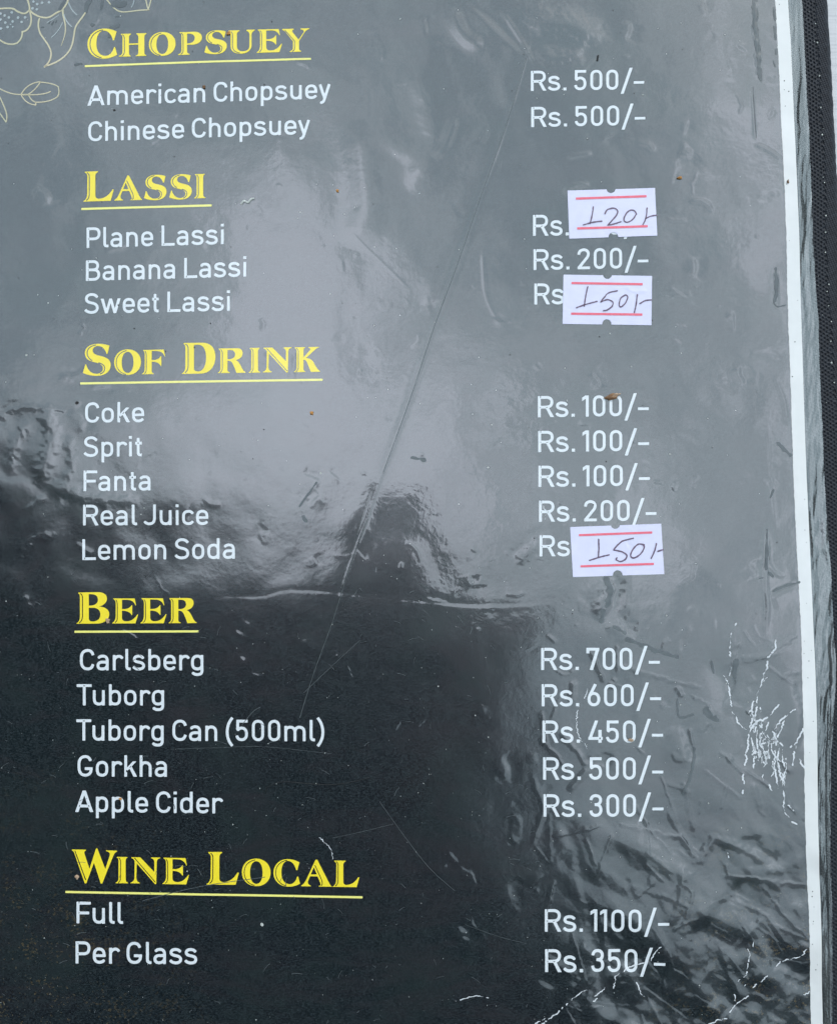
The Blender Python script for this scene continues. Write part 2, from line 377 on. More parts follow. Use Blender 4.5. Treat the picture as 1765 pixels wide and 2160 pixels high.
# worn right edge
crease(sc_([(1563, 0), (1567, 60), (1570, 120), (1577, 165)]), 7, 0.16, 'tent', rough=4)
crease(sc_([(1558, 185), (1562, 240), (1565, 290)]), 2.5, 0.08, 'ridge')
crease(sc_([(1606, 10), (1610, 50), (1612, 90)]), 3.5, 0.14, 'tent', rough=3)
crease(sc_([(1565, 300), (1590, 310), (1622, 332)]), 4, 0.07, 'ridge')
crease(sc_([(1608, 560), (1610, 600), (1611, 640)]), 6, 0.06, 'tent')
crease(sc_([(1605, 635), (1620, 645), (1640, 640)]), 2.5, 0.12, 'ridge')
crease(sc_([(1590, 1100), (1592, 1140), (1588, 1205), (1592, 1260), (1587, 1318)]), 4.5, 0.11, 'ridge')
crease(sc_([(1593, 1240), (1625, 1222), (1655, 1212)]), 6, 0.09, 'step')
crease(sc_([(1592, 880), (1597, 960), (1604, 1050), (1610, 1100)]), 3.5, 0.05, 'ridge')
crease(sc_([(1605, 780), (1625, 830), (1632, 880)]), 4, 0.06, 'ridge')
crease(sc_([(1600, 1350), (1640, 1325), (1655, 1310)]), 4, 0.10, 'ridge', rough=4)
for a in ([(1258, 1205), (1262, 1240), (1250, 1290)], [(1272, 1280), (1300, 1310), (1320, 1320)], [(1250, 1210), (1275, 1215), (1262, 1280)]):
    crease(sc_(a), 6, 0.10, 'step', rough=3)
for a in ([(1062, 1160), (1100, 1128), (1140, 1100)], [(640, 1050), (655, 1030), (662, 1018)], [(540, 1128), (545, 1108), (556, 1100)]):
    crease(sc_(a), 4.5, 0.09, 'step', rough=4)
# the star of folds in the lower right corner and the folds running out of it
fan = [([(1280, 1378), (1330, 1392), (1400, 1412), (1460, 1425)], 10, .07), ([(1500, 1380), (1560, 1370), (1640, 1345)], 7, .05),
       ([(1405, 1500), (1430, 1560), (1440, 1590)], 8, .08), ([(1120, 1530), (1160, 1570), (1185, 1605)], 9, .10), ([(1160, 1520), (1200, 1560), (1215, 1590)], 8, .10),
       ([(1190, 1740), (1195, 1820), (1215, 1880), (1225, 1990), (1250, 2080)], 6, .09), ([(1370, 1730), (1415, 1735), (1450, 1790)], 12, .12),
       ([(1442, 1800), (1480, 1740), (1540, 1760), (1610, 1800)], 13, .13), ([(1545, 1805), (1620, 1790), (1680, 1770)], 8, .10),
       ([(1490, 1815), (1560, 1820), (1620, 1830), (1680, 1835)], 10, .14), ([(1420, 1790), (1410, 1870), (1395, 1920)], 12, .13),
       ([(1560, 1800), (1470, 1900), (1420, 1950)], 9, .11), ([(1390, 1930), (1430, 1910), (1450, 1905)], 6, .13), ([(1375, 1950), (1376, 2000), (1378, 2060)], 5, .12),
       ([(1430, 1910), (1434, 1990), (1436, 2040)], 5, .13), ([(1480, 1890), (1470, 1960), (1462, 2020)], 6, .15), ([(1490, 1960), (1520, 2040), (1545, 2080)], 11, .14),
       ([(1530, 1880), (1580, 1940), (1600, 2010), (1690, 2080)], 7, .14), ([(1580, 1830), (1620, 1890), (1690, 1960)], 7, .12), ([(1500, 1860), (1590, 1900), (1640, 1980)], 8, .12),
       ([(1640, 1880), (1690, 1860)], 8, .12), ([(1600, 1990), (1680, 2000)], 6, .10), ([(1150, 1760), (1110, 1800)], 6, .06), ([(1320, 1700), (1335, 1730), (1330, 1760)], 7, .09),
       ([(1410, 1830), (1440, 1850), (1430, 1890)], 7, .16), ([(1290, 1830), (1380, 1860), (1450, 1800)], 9, .07), ([(1500, 1480), (1520, 1430), (1530, 1380)], 6, .07),
       ([(1430, 1440), (1470, 1460), (1480, 1490)], 7, .08), ([(1620, 1410), (1640, 1395), (1660, 1400)], 6, .08), ([(1640, 1400), (1665, 1480), (1655, 1560)], 8, .08),
       ([(1620, 1610), (1655, 1700), (1680, 1750)], 9, .09), ([(1100, 1600), (1130, 1680), (1100, 1760)], 8, .09), ([(1160, 1700), (1180, 1760), (1150, 1800)], 8, .08)]
for i, (a, b, c) in enumerate(fan):
    crease(sc_(a), b, c * 0.8, ('half', 'tent', 'step')[i % 3], curve=False, rough=2.5)
# wavy bands at the left edge
for a, b, c in (([(90, 840), (110, 900), (95, 960), (80, 1010)], 14, .07), ([(60, 870), (30, 930), (25, 990)], 10, .06), ([(80, 1000), (130, 1015), (200, 1035), (300, 1040)], 12, .06),
                ([(140, 900), (150, 960), (140, 1010)], 9, .06), ([(30, 1150), (70, 1120), (120, 1110)], 6, .07), ([(20, 1260), (60, 1240), (50, 1300)], 6, .08), ([(0, 860), (60, 845), (150, 850)], 5, .06)):
    crease(sc_(a), b, c, 'ridge', rough=5)
rq = random.Random(21)
for i in range(95):
    x = rq.uniform(1130, 1690); y = rq.uniform(1620, 2160) if i < 75 else rq.uniform(1330, 1640)
    a = R(62) + rq.gauss(0, .55); l = rq.uniform(25, 110) * (1 if i < 75 else .6)
    crease([(x, y), (x + l * math.cos(a), y + l * math.sin(a))], rq.uniform(5, 11), rq.uniform(.04, .10), rq.choice(['half', 'half', 'tent']), curve=False, taper=rq.random() < .5, rough=1.5)
# random short dents over the whole sheet
rr = random.Random(5)
for i in range(150):
    x = rr.uniform(0, 1640); y = rr.uniform(0, 2160)
    worn = (x > 1350) or (y > 1000)
    if not worn and rr.random() < 0.6: continue
    if 250 < x < 1120 and y > 1270 and rr.random() < 0.8: continue
    a = rr.uniform(0, math.pi); l = rr.uniform(8, 36); bend = rr.uniform(-.4, .4)
    pts = [(x, y), (x + l * math.cos(a), y + l * math.sin(a)), (x + l * 1.8 * math.cos(a + bend), y + l * 1.8 * math.sin(a + bend))]
    crease(pts, rr.uniform(2.5, 6), rr.uniform(.04, .11), rr.choice(['ridge', 'step', 'tent']), rough=2)
for i in range(300):
    x = rr.uniform(0, 1640); y = rr.uniform(0, 2160)
    if math.hypot((x - 760) / 420, (y - 950) / 330) > 1.2 and rr.random() < 0.55: continue
    a = rr.uniform(0, math.pi); l = rr.uniform(2, 9)
    crease([(x, y), (x + l * math.cos(a), y + l * math.sin(a))], rr.uniform(1.6, 3.0), rr.uniform(.03, .12), rr.choice(['ridge', 'step']), curve=False, taper=False, rough=1)
crease(sc_([(1092, 118), (1000, 400), (900, 680), (795, 980)]), 9, 0.018, 'step', taper=False)
# light smoothing so that folds stay a fraction of a millimetre round
for _ in range(2):
    H[1:-1, 1:-1] = (H[1:-1, 1:-1] * 4 + H[:-2, 1:-1] + H[2:, 1:-1] + H[1:-1, :-2] + H[1:-1, 2:]) / 8
DY, DX = np.gradient(H, RS)
def blur(A, sig):
    kx = np.fft.rfftfreq(A.shape[1], RS); ky = np.fft.fftfreq(A.shape[0], RS)
    return np.fft.irfft2(np.fft.rfft2(A) * np.exp(-2 * (math.pi * sig) ** 2 * (kx[None, :] ** 2 + ky[:, None] ** 2)), A.shape)
CYg, CXg = np.gradient(blur(H, 9) * 0.85, RS)
def samp(A, x, y):
    fx = np.clip((x - RX0) / RS, 0, A.shape[1] - 1.001); fy = np.clip((y - RY0) / RS, 0, A.shape[0] - 1.001)
    ix = fx.astype(int); iy = fy.astype(int); u = fx - ix; v = fy - iy
    return (A[iy, ix] * (1 - u) + A[iy, ix + 1] * u) * (1 - v) + (A[iy + 1, ix] * (1 - u) + A[iy + 1, ix + 1] * u) * v
def to_world(x, y, h):
    return np.stack([(x - CX) * K, (CY - y) * K, h * K], -1)
def drape(x, y, lift):
    n = np.stack([-samp(DX, x, y), samp(DY, x, y), np.ones_like(x)], -1)
    n /= np.linalg.norm(n, axis=1, keepdims=True)
    return to_world(x, y, samp(H, x, y) + lift), n
def calm_n(x, y):
    return np.stack([-samp(CXg, x, y), samp(CYg, x, y), np.ones_like(x)], -1)

# edges of the page, measured down the right side
EY = np.array([-300, 0, 100, 250, 350, 500, 650, 800, 900, 1000, 1150, 1300, 1400, 1500, 1600, 1750, 1800, 1900, 2000, 2100, 2160, 2420.])
EL = np.array([1619, 1634, 1639.6, 1646, 1651, 1656.8, 1660, 1665.5, 1669, 1672, 1678.6, 1687, 1690.5, 1693, 1695, 1697.5, 1699, 1703.7, 1706.7, 1708.8, 1710, 1717.])
ER = np.array([1646, 1661, 1667.5, 1673.5, 1678, 1684, 1688, 1693, 1696.3, 1700, 1707, 1713.5, 1718, 1721.5, 1723, 1725, 1726.2, 1729.7, 1731.8, 1733.6, 1735, 1743.])
FY = np.array([-300, 0, 100, 200, 250, 350, 500, 600, 685, 700, 800, 900, 1000, 1100, 1200, 1300, 1350, 1400, 1450, 1550, 1600, 1750, 1800, 1900, 2000, 2100, 2160, 2420.])
FX = np.array([1676, 1691.6, 1696.8, 1701.5, 1705, 1709.7, 1714.4, 1720, 1727, 1726, 1729.7, 1734.4, 1738, 1743.8, 1752, 1757, 1759, 1763.7, 1762, 1756, 1752, 1751.8, 1751, 1755, 1755, 1755.6, 1756, 1758.])
eL = lambda y: np.interp(y, EY, EL); eR = lambda y: np.interp(y, EY, ER); eF = lambda y: np.interp(y, FY, FX)
def grid_faces(ny, nx):
    i = np.arange(ny * nx).reshape(ny, nx)
    return np.stack([i[:-1, :-1], i[1:, :-1], i[1:, 1:], i[:-1, 1:]], -1).reshape(-1, 4)

page = empty('menu_page', 'black laminated menu page with yellow headings and white prices, lying on its black cover', 'menu page')
P = 2.35
xs = np.concatenate([np.arange(-150, -6, 9), np.arange(-6, 1560, P), np.linspace(1560, 1700, 61)])
ys = np.concatenate([np.arange(-290, -6, 9), np.arange(-6, 2166, P), np.arange(2168, 2410, 9)])
X, Y = np.meshgrid(xs, ys)
X = X + np.clip((X - 1560) / 140, 0, 1) * (eR(Y) - 1700)
v, n = drape(X.ravel(), Y.ravel(), 0.0)
mesh_obj('printed_sheet', calm=calm_n(X.ravel(), Y.ravel()), verts=v, faces=grid_faces(len(ys), len(xs)), mat=M['print'], parent=page, normals=n, label='crumpled glossy black print of the page')
# bare white card margin down the right edge
ysm = np.arange(-288, 2408, 2.5); us = np.linspace(0, 1, 13)
Y = np.repeat(ysm[:, None], 13, 1); jit = 0.5 * vn(Y / 14, Y * 0, 2) + 0.35 * vn(Y / 5, Y * 0, 5)
X = (eL(Y) + jit) * (1 - us) + (eR(Y) - 0.1) * us
v, n = drape(X.ravel(), Y.ravel(), 0.45)
mesh_obj('white_margin', v, grid_faces(len(ysm), 13), M['paper'], page, n, calm=calm_n(X.ravel(), Y.ravel()), label='bare white card strip down the right edge')
# clear film that stands out past the card
us = np.linspace(0, 1, 30)
Y = np.repeat(ysm[:, None], 30, 1); U = np.repeat(us[None, :], len(ysm), 0)
X = eR(Y) * (1 - U) + (eF(Y) + 0.5 * vn(Y / 9, Y * 0, 7)) * U
fw = 4.5 * (0.32 * facet(U * 3.2 + 0.5 * vn(Y / 60, U * 2, 3), Y / 95, 4) + 0.16 * facet(U * 5 + 0.4 * vn(Y / 40, U, 1), Y / 38, 6) + 0.07 * facet(U * 8, Y / 15, 7)) * np.clip(U * 6, 0, 1)
worn_ = 0.45 + 0.55 * (sstep(850, 1250, Y))
roll = 2.2 * np.exp(-((U - 0.72) / 0.1) ** 2) * sstep(1350, 1600, Y)
Z = samp(H, X, Y) * np.exp(-U * 3) - 2.5 * U ** 1.3 + fw * worn_ + roll
mesh_obj('clear_film_edge', to_world(X.ravel(), Y.ravel(), Z.ravel()), grid_faces(len(ysm), 30), M['film'], page, label='clear crinkled plastic edge past the white margin')

# ------------------------------------------------------------------ shapes drawn as signed distances, then cut into draped meshes
def bez(p0, p1, p2, p3, n=10):
    t = np.linspace(0, 1, n + 1)[1:, None]; p0, p1, p2, p3 = map(np.array, (p0, p1, p2, p3))
    return ((1 - t) ** 3 * p0 + 3 * (1 - t) ** 2 * t * p1 + 3 * (1 - t) * t * t * p2 + t ** 3 * p3).tolist()
def parse(s, n=9):
    """small path language: M, L, C, Z with absolute coordinates -> list of polylines"""
    for c in 'MLCZ': s = s.replace(c, ' ' + c + ' ')
    tk = s.replace(',', ' ').split(); out_ = []; cur = []; i = 0; cmd = None
    while i < len(tk):
        if tk[i] in 'MLCZ':
            cmd = tk[i]; i += 1
            if cmd == 'Z': cur.append(cur[0]); continue
            if cmd == 'M' and cur: out_.append(cur); cur = []
            continue
        if cmd in 'ML':
            cur.append([float(tk[i]), float(tk[i + 1])]); i += 2
            if cmd == 'M': cmd = 'L'
        else:
            q = [float(a) for a in tk[i:i + 6]]; i += 6
            cur += bez(cur[-1], q[0:2], q[2:4], q[4:6], n)
    if cur: out_.append(cur)
    return out_
def sd_polys(X, Y, polys):
    """even-odd filled polygons"""
    ins = np.zeros(X.shape, bool); d = np.full(X.shape, 1e9)
    for p in polys:
        p = np.asarray(p, float)
        if np.hypot(*(p[0] - p[-1])) > 1e-6: p = np.vstack([p, p[:1]])
        for a, b in zip(p[:-1], p[1:]):
            e = b - a; q = e @ e
            if q < 1e-12: continue
            t = np.clip(((X - a[0]) * e[0] + (Y - a[1]) * e[1]) / q, 0, 1)
            d = np.minimum(d, np.hypot(X - a[0] - t * e[0], Y - a[1] - t * e[1]))
            if a[1] != b[1]:
                c = (a[1] > Y) != (b[1] > Y)
                ins ^= c & (X < (b[0] - a[0]) * (Y - a[1]) / (b[1] - a[1]) + a[0])
    return np.where(ins, -d, d)
def sd_stroke(X, Y, pts, w_, round_=False, w_end=None):
    """butt-ended stroke: boxes per segment, discs at the inner joints"""
    d = np.full(X.shape, 1e9); h = w_ / 2; n_ = len(pts) - 1
    for i in range(n_):
        a, b = pts[i], pts[i + 1]; L = math.dist(a, b)
        if L < 1e-6: continue
        ux, uy = (b[0] - a[0]) / L, (b[1] - a[1]) / L
        px, py = X - a[0], Y - a[1]; t = px * ux + py * uy; s_ = -px * uy + py * ux
        hh = h if w_end is None else h + (w_end / 2 - h) * (i + .5) / n_
        qx = np.abs(t - L / 2) - L / 2; qy = np.abs(s_) - hh
        d = np.minimum(d, np.hypot(np.maximum(qx, 0), np.maximum(qy, 0)) + np.minimum(np.maximum(qx, qy), 0))
        if i > 0 or round_: d = np.minimum(d, np.hypot(px, py) - hh)
    if round_: d = np.minimum(d, np.hypot(X - pts[-1][0], Y - pts[-1][1]) - (h if w_end is None else w_end / 2))
    return d
TRI = {}
_seq = [(0, 'c'), (0, 'e'), (1, 'c'), (1, 'e'), (2, 'c'), (2, 'e'), (3, 'c'), (3, 'e')]
for case in range(1, 16):
    inn = [bool(case >> i & 1) for i in range(4)]
    poly = []
    for i in range(4):
        if inn[i]: poly.append(i)
        if inn[i] != inn[(i + 1) % 4]: poly.append(4 + i)
    TRI[case] = [(poly[0], poly[j], poly[j + 1]) for j in range(1, len(poly) - 1)]
def march(x0, y0, cell, F):
    """F sampled at corners; returns xy, tris of the region F<0"""
    ny, nx = F.shape
    F = np.where(F == 0, 1e-6, F)
    ins = F < 0
    c = [ins[:-1, :-1], ins[:-1, 1:], ins[1:, 1:], ins[1:, :-1]]
    case = c[0] * 1 + c[1] * 2 + c[2] * 4 + c[3] * 8
    J, I = np.nonzero(case); cs = case[J, I]
    if len(J) == 0: return None
    NN = ny * nx
    cid = [J * nx + I, J * nx + I + 1, (J + 1) * nx + I + 1, (J + 1) * nx + I]
    eid = [NN + J * nx + I, 2 * NN + J * nx + I + 1, NN + (J + 1) * nx + I, 2 * NN + J * nx + I]   # top, right, bottom, left
    ids = cid + eid; tris = []
    for k, tl in TRI.items():
        m_ = cs == k
        if not m_.any(): continue
        for t in tl: tris.append(np.stack([ids[q][m_] for q in t], -1))
    T = np.concatenate(tris)
    U, inv = np.unique(T, return_inverse=True); T = inv.reshape(-1, 3)
    typ = U // NN; r = U % NN; jj = r // nx; ii = r % nx
    x = ii.astype(float); y = jj.astype(float)
    Fh = F
    m_ = typ == 1; a = Fh[jj[m_], ii[m_]]; b = Fh[jj[m_], np.minimum(ii[m_] + 1, nx - 1)]; x[m_] += a / (a - b)
    m_ = typ == 2; a = Fh[jj[m_], ii[m_]]; b = Fh[np.minimum(jj[m_] + 1, ny - 1), ii[m_]]; y[m_] += a / (a - b)
    return x0 + x * cell, y0 + y * cell, T[:, ::-1]
class Shape:
    """collects signed-distance pieces and turns them into one draped mesh"""
    def __init__(s): s.V = []; s.T = []; s.n = 0
    def add(s, box, cell, fn):
        x0, y0, x1, y1 = box
        xx = np.arange(x0, x1 + cell, cell); yy = np.arange(y0, y1 + cell, cell)
        X_, Y_ = np.meshgrid(xx, yy); F = fn(X_, Y_)
        F[0, :] = F[-1, :] = 1; F[:, 0] = F[:, -1] = 1
        r = march(x0, y0, cell, F)
        if r is None: return
        s.V.append(np.stack([r[0], r[1]], -1)); s.T.append(r[2] + s.n); s.n += len(r[0])
    def build(s, name, mat, parent, lift, label=None, skirt=0.0):
        V = np.concatenate(s.V); T = np.concatenate(s.T)
        v_, n_ = drape(V[:, 0], V[:, 1], lift); cl_ = None if skirt else calm_n(V[:, 0], V[:, 1])
        if skirt:
            E = np.concatenate([T[:, [0, 1]], T[:, [1, 2]], T[:, [2, 0]]])
            key = np.sort(E, 1); _, idx, cnt = np.unique(key, axis=0, return_index=True, return_counts=True)
            B = E[idx[cnt == 1]]
            a, b = v_[B[:, 0]], v_[B[:, 1]]; dn = np.array([0, 0, -skirt * K])
            q = len(v_); m2 = len(B)
            v_ = np.concatenate([v_, a, b, a + dn, b + dn])
            en = np.cross(b - a, [0, 0, 1.0]); en /= np.linalg.norm(en, axis=1, keepdims=True) + 1e-12
            n_ = np.concatenate([n_, en, en, en, en]); i_ = np.arange(m2)
            T = np.concatenate([T, np.stack([q + i_, q + 2 * m2 + i_, q + m2 + i_], -1), np.stack([q + m2 + i_, q + 2 * m2 + i_, q + 3 * m2 + i_], -1)])
        return mesh_obj(name, v_, T, mat, parent, n_, label=label, calm=cl_)

# ------------------------------------------------------------------ sans lettering: centre lines in hundredths of the cap height
BOWL = 'M7.4,50 C11,61 19,66.5 28.5,66.5 C44,66.5 50.5,57 50.5,42 L50.5,31 C50.5,15 44,6.3 28.5,6.3 C19,6.3 11,11 7.4,22'
BOWR = 'M51.6,50 C48,61 40,66.5 30.5,66.5 C15,66.5 7.2,57 7.2,42 L7.2,31 C7.2,15 15,6.3 30.5,6.3 C40,6.3 48,11 51.6,22'
# char: (width, lsb, rsb, strokes, fills, holes)
G = {
 'C': (67.6, 6, 5, 'M62,71 C59,86 50,93.5 37,93.5 C18,93.5 7.3,80 7.3,60 L7.3,40 C7.3,20 18,6.5 37,6.5 C50,6.5 59,14 62,29', '', ''),
 'G': (71, 6, 8, 'M61,73 C58,86 49,93.5 36,93.5 C18,93.5 7.3,80 7.3,60 L7.3,40 C7.3,20 18,6.5 36,6.5 C54,6.5 63.5,18 63.5,30 L63.5,43.5 M34,37 L70.8,37', '', ''),
 'A': (84, 2, 2, '', 'M0,0 L15.5,0 L49.5,100 L34.5,100 Z|M84,0 L68.5,0 L34.5,100 L49.5,100 Z|M14,22 L70,22 L70,35 L14,35 Z', 'M17,23 L20.5,23 L23.5,34 L20,34 Z|M67,23 L63.5,23 L60.5,34 L64,34 Z'),
 'P': (69, 9, 3, 'M7.4,0 L7.4,100 M7.4,93.5 L38,93.5 C54,93.5 61.8,84 61.8,69 C61.8,54 54,44 38,44 L7.4,44', '', 'M11,94 L14,94 L14,89 L11,89 Z|M11,48 L14,48 L14,40 L11,40 Z'),
 'R': (74.6, 9, 2, 'M7.4,0 L7.4,100 M7.4,93.5 L40,93.5 C57,93.5 65,84 65,70.5 C65,57 57,47.5 40,47.5 L7.4,47.5', 'M33,50 L48,50 L74.6,0 L58,0 Z', 'M11,100 L14,100 L14,89 L11,89 Z|M11,50 L14,50 L14,42 L11,42 Z|M36,46.5 L46,48.5 L46,45.5 L38,43.5 Z'),
 'B': (70.7, 9, 5, 'M7.4,0 L7.4,100 M7.4,93.5 L36,93.5 C50,93.5 58,86 58,74 C58,61 50,53.5 36,53.5 L7.4,53.5 M36,53.5 C54,53.5 63.4,44 63.4,30 C63.4,15 54,6.5 37,6.5 L7.4,6.5', '', 'M11,100 L14,100 L14,90 L11,90 Z|M11,57 L14,57 L14,50 L11,50 Z|M11,10 L14,10 L14,2 L11,2 Z'),
 'L': (64.5, 9, 3, 'M7.4,0 L7.4,100 M7.4,6.5 L64.5,6.5', '', 'M10.5,13 L14,13 L14,3 L10.5,3 Z'),
 'F': (66, 9, -1, 'M7.4,0 L7.4,100 M7.4,93.5 L66,93.5 M7.4,48.5 L59,48.5', '', 'M11,100 L14,100 L14,91 L11,91 Z|M11,53 L14,53 L14,45 L11,45 Z'),
 'J': (59, 2, 8, 'M51.6,100 L51.6,33 C51.6,16 43,6.5 27,6.5 C17,6.5 10,11 5,17', '', ''),
 'T': (70, 2, -4, 'M0,93.5 L70,93.5 M35,0 L35,93.5', '', 'M30,94 L40,94 L40,90.5 L30,90.5 Z'),
 'S': (71, 5, 5, 'M63,79 C57,89 48,93.7 36,93.7 C20,93.7 10,85 10,73.5 C10,60 20,56 36,52.5 C54,48.5 63,42 63,27 C63,14 52,6.3 35,6.3 C22,6.3 12,11 5,20', '', ''),
 'a': (57.5, 5.5, 9, 'M10,58 C14,64 21,66.7 29,66.7 C43,66.7 50.2,59 50.2,46 L50.2,0 M50.2,38.5 L26,38.5 C13,38.5 6.8,32 6.8,22 C6.8,12 13,6.2 25,6.2 C38,6.2 48,12 50.2,24', '', ''),
 'b': (58, 9, 6.5, 'M7.4,0 L7.4,100 ' + BOWL, '', ''), 'p': (58, 9, 6.5, 'M7.4,-28 L7.4,72 ' + BOWL, '', ''),
 'd': (59, 6, 9, 'M51.6,0 L51.6,100 ' + BOWR, '', ''),
 'g': (59, 6, 9, 'M51.6,72 L51.6,-3 C51.6,-14 44,-20 30,-20 C20,-20 13,-17 8,-11 ' + BOWR, '', ''),
 'c': (55, 6, 4, 'M50.5,55 C46,62.5 40,66.5 30,66.5 C15,66.5 7.2,57 7.2,42 L7.2,31 C7.2,15 15,6.3 30,6.3 C40,6.3 46,10 50.5,18', '', ''),
 'e': (59, 6.5, 5.5, 'M51.9,30 L51.9,42 C51.9,58 44,66.5 29.5,66.5 C15,66.5 7.2,57 7.2,42 L7.2,31 C7.2,15 16,6.3 31,6.3 C40,6.3 47,9.5 52,16', 'M9,30 L59,30 L59,42 L9,42 Z', 'M12,40 L14,40 L14,34 L12,34 Z'),
 'h': (57.5, 9, 8.5, 'M7.4,0 L7.4,100 M7.4,46 C9,60 18,66 28,66 C42,66 50.2,57 50.2,42 L50.2,0', '', ''),
 'n': (57.5, 9, 8.5, 'M7.4,0 L7.4,72 M7.4,46 C9,60 18,66 28,66 C42,66 50.2,57 50.2,42 L50.2,0', '', ''),
 'm': (101, 9, 8.5, 'M7.4,0 L7.4,72 M7.4,48 C7.4,60 16,66 28,66 C42,66 50.5,57 50.5,42 L50.5,0 M50.5,44 C50.5,60 60,66 71,66 C86,66 93.6,57 93.6,42 L93.6,0', '', ''),
 'u': (57.5, 8.5, 9, 'M50.2,72 L50.2,0 M7.4,72 L7.4,30 C7.4,15 15,6.2 29,6.2 C40,6.2 48,12 50.2,26', '', ''),
 'r': (48, 9, 1.5, 'M7.4,0 L7.4,72 M7.4,46 C10,60 20,66 30,66 C36,66 41,63 45,57', '', ''),
 'i': (14.8, 9, 9, 'M7.4,0 L7.4,72', 'M0,86.5 L14.8,86.5 L14.8,100 L0,100 Z', ''),
 'l': (25.8, 9, 3.5, 'M7.4,100 L7.4,20 C7.4,11 12,6.5 19,6.5 L25.8,6.5', '', ''),
 'o': (59, 6.5, 6.5, 'M29.5,66.5 C44,66.5 51.8,57 51.8,42 L51.8,31 C51.8,15 44,6.3 29.5,6.3 C15,6.3 7.2,15 7.2,31 L7.2,42 C7.2,57 15,66.5 29.5,66.5 C30,66.5 30,66.5 30.5,66.5', '', ''),
 'k': (61, 9, 2, 'M7.4,0 L7.4,100', 'M10,22 L10,38 L41,72 L58,72 Z|M23,42 L33.5,51 L61,0 L44,0 Z', 'M9,18 L14,26 L14,36 L9,28 Z|M24,42 L30,50 L34,50 L28,41 Z'),
 's': (60, 4.5, 4.5, 'M51,56 C46,63.5 39,66.7 29.5,66.7 C17,66.7 9,61.5 9,53 C9,44 16,41 29,38.5 C44,36 52.5,32 52.5,21 C52.5,11.5 44,6 30,6 C19,6 11,9.5 5,17', '', ''),
 't': (32, 6, 7, 'M14.5,90 L14.5,19 C14.5,10 19,6.5 25,6.5 L32,6.5', 'M0,58 L32,58 L32,71 L0,71 Z', 'M11,61 L18,61 L18,68 L11,68 Z'),
 'w': (96, 3, 3, '', 'M0,72 L14.5,72 L34,0 L21,0 Z|M21,0 L34,0 L54.5,72 L41.5,72 Z|M41.5,72 L54.5,72 L75,0 L62,0 Z|M62,0 L75,0 L96,72 L81.5,72 Z', ''),
 'y': (60, 0, 0, 'M7.3,72 L30,2 M52.7,72 L28,-6 C25,-15 20,-20 10,-20', '', ''),
 '0': (58.7, 8.5, 8.5, 'M29.3,93.5 C43,93.5 51.3,84 51.3,70 L51.3,30 C51.3,16 43,6.5 29.3,6.5 C15.5,6.5 7.4,16 7.4,30 L7.4,70 C7.4,84 15.5,93.5 29.3,93.5 C29.6,93.5 29.6,93.5 30,93.5', '', ''),
 '1': (31, 3, 9, 'M23.6,0 L23.6,100', 'M0,74 L0,90 L15,100 L24,100 L20,87 Z', ''),
 '2': (60, 6, 8, 'M7.5,70 C8,85 16,93.5 30,93.5 C44,93.5 52,85 52,73 C52,63 47,56 40,48 L9,9', 'M2,0 L60,0 L60,13 L2,13 Z', ''),
 '3': (58.5, 6, 8, 'M7,74 C8,86 16,93.5 28,93.5 C42,93.5 50,86 50,74 C50,62 42,54 30,54 L23,54 M30,54 C44,54 51.3,45 51.3,30 C51.3,15 42,6.5 28,6.5 C15,6.5 7,14 6.5,28', '', ''),
 '4': (66, 6, 8, '', 'M31,100 L46,100 L17,22 L1,19 Z|M1,13 L66,13 L66,26 L1,26 Z|M46,0 L61,0 L61,58 L46,58 Z', 'M50,16 L57,16 L57,23 L50,23 Z'),
 '5': (59, 6, 8.5, 'M10.5,100 L9.8,52 M57,93.5 L10,93.5 M9.5,50 C14,57 20,61 29,61 C44,61 51.6,50 51.6,33.5 C51.6,16 43,6.5 28.5,6.5 C16,6.5 8,13 6.5,26', '', ''),
 '6': (58.5, 6, 7, 'M36.5,100 L13,53 C9.5,46 7.4,40 7.4,32 C7.4,16 15.5,6.5 29.3,6.5 C43,6.5 51.3,16 51.3,32 C51.3,47 43,58 29.3,58 C22,58 15,55 11,48', '', ''),
 '7': (57.5, 3, 6, '', 'M0,87 L57.5,87 L57.5,100 L0,100 Z|M0,75 L13.5,75 L13.5,95 L0,95 Z|M42,92 L57.5,92 L30,0 L15,0 Z', ''),
 '/': (57, 2, 1, '', 'M0,-21 L14,-21 L57,108 L43,108 Z', ''),
 '-': (50, 4, 4, '', 'M0,28 L50,28 L50,40.5 L0,40.5 Z', ''),
 '.': (15, 9, 6, '', 'M0,0 L15,0 L15,14.5 L0,14.5 Z', ''),
 '(': (37, 7, 2, 'M30.5,110 C12,88 6,65 6,43 C6,20 12,-2 30.5,-23', '', ''),
 ')': (37, 2, 7, 'M6.5,110 C25,88 31,65 31,43 C31,20 25,-2 6.5,-23', '', ''),
}
GP = {c: (g[0], g[1], g[2], parse(g[3], 6) if g[3] else [], [parse(q)[0] for q in g[4].split('|')] if g[4] else [], [parse(q)[0] for q in g[5].split('|')] if g[5] else []) for c, g in G.items()}
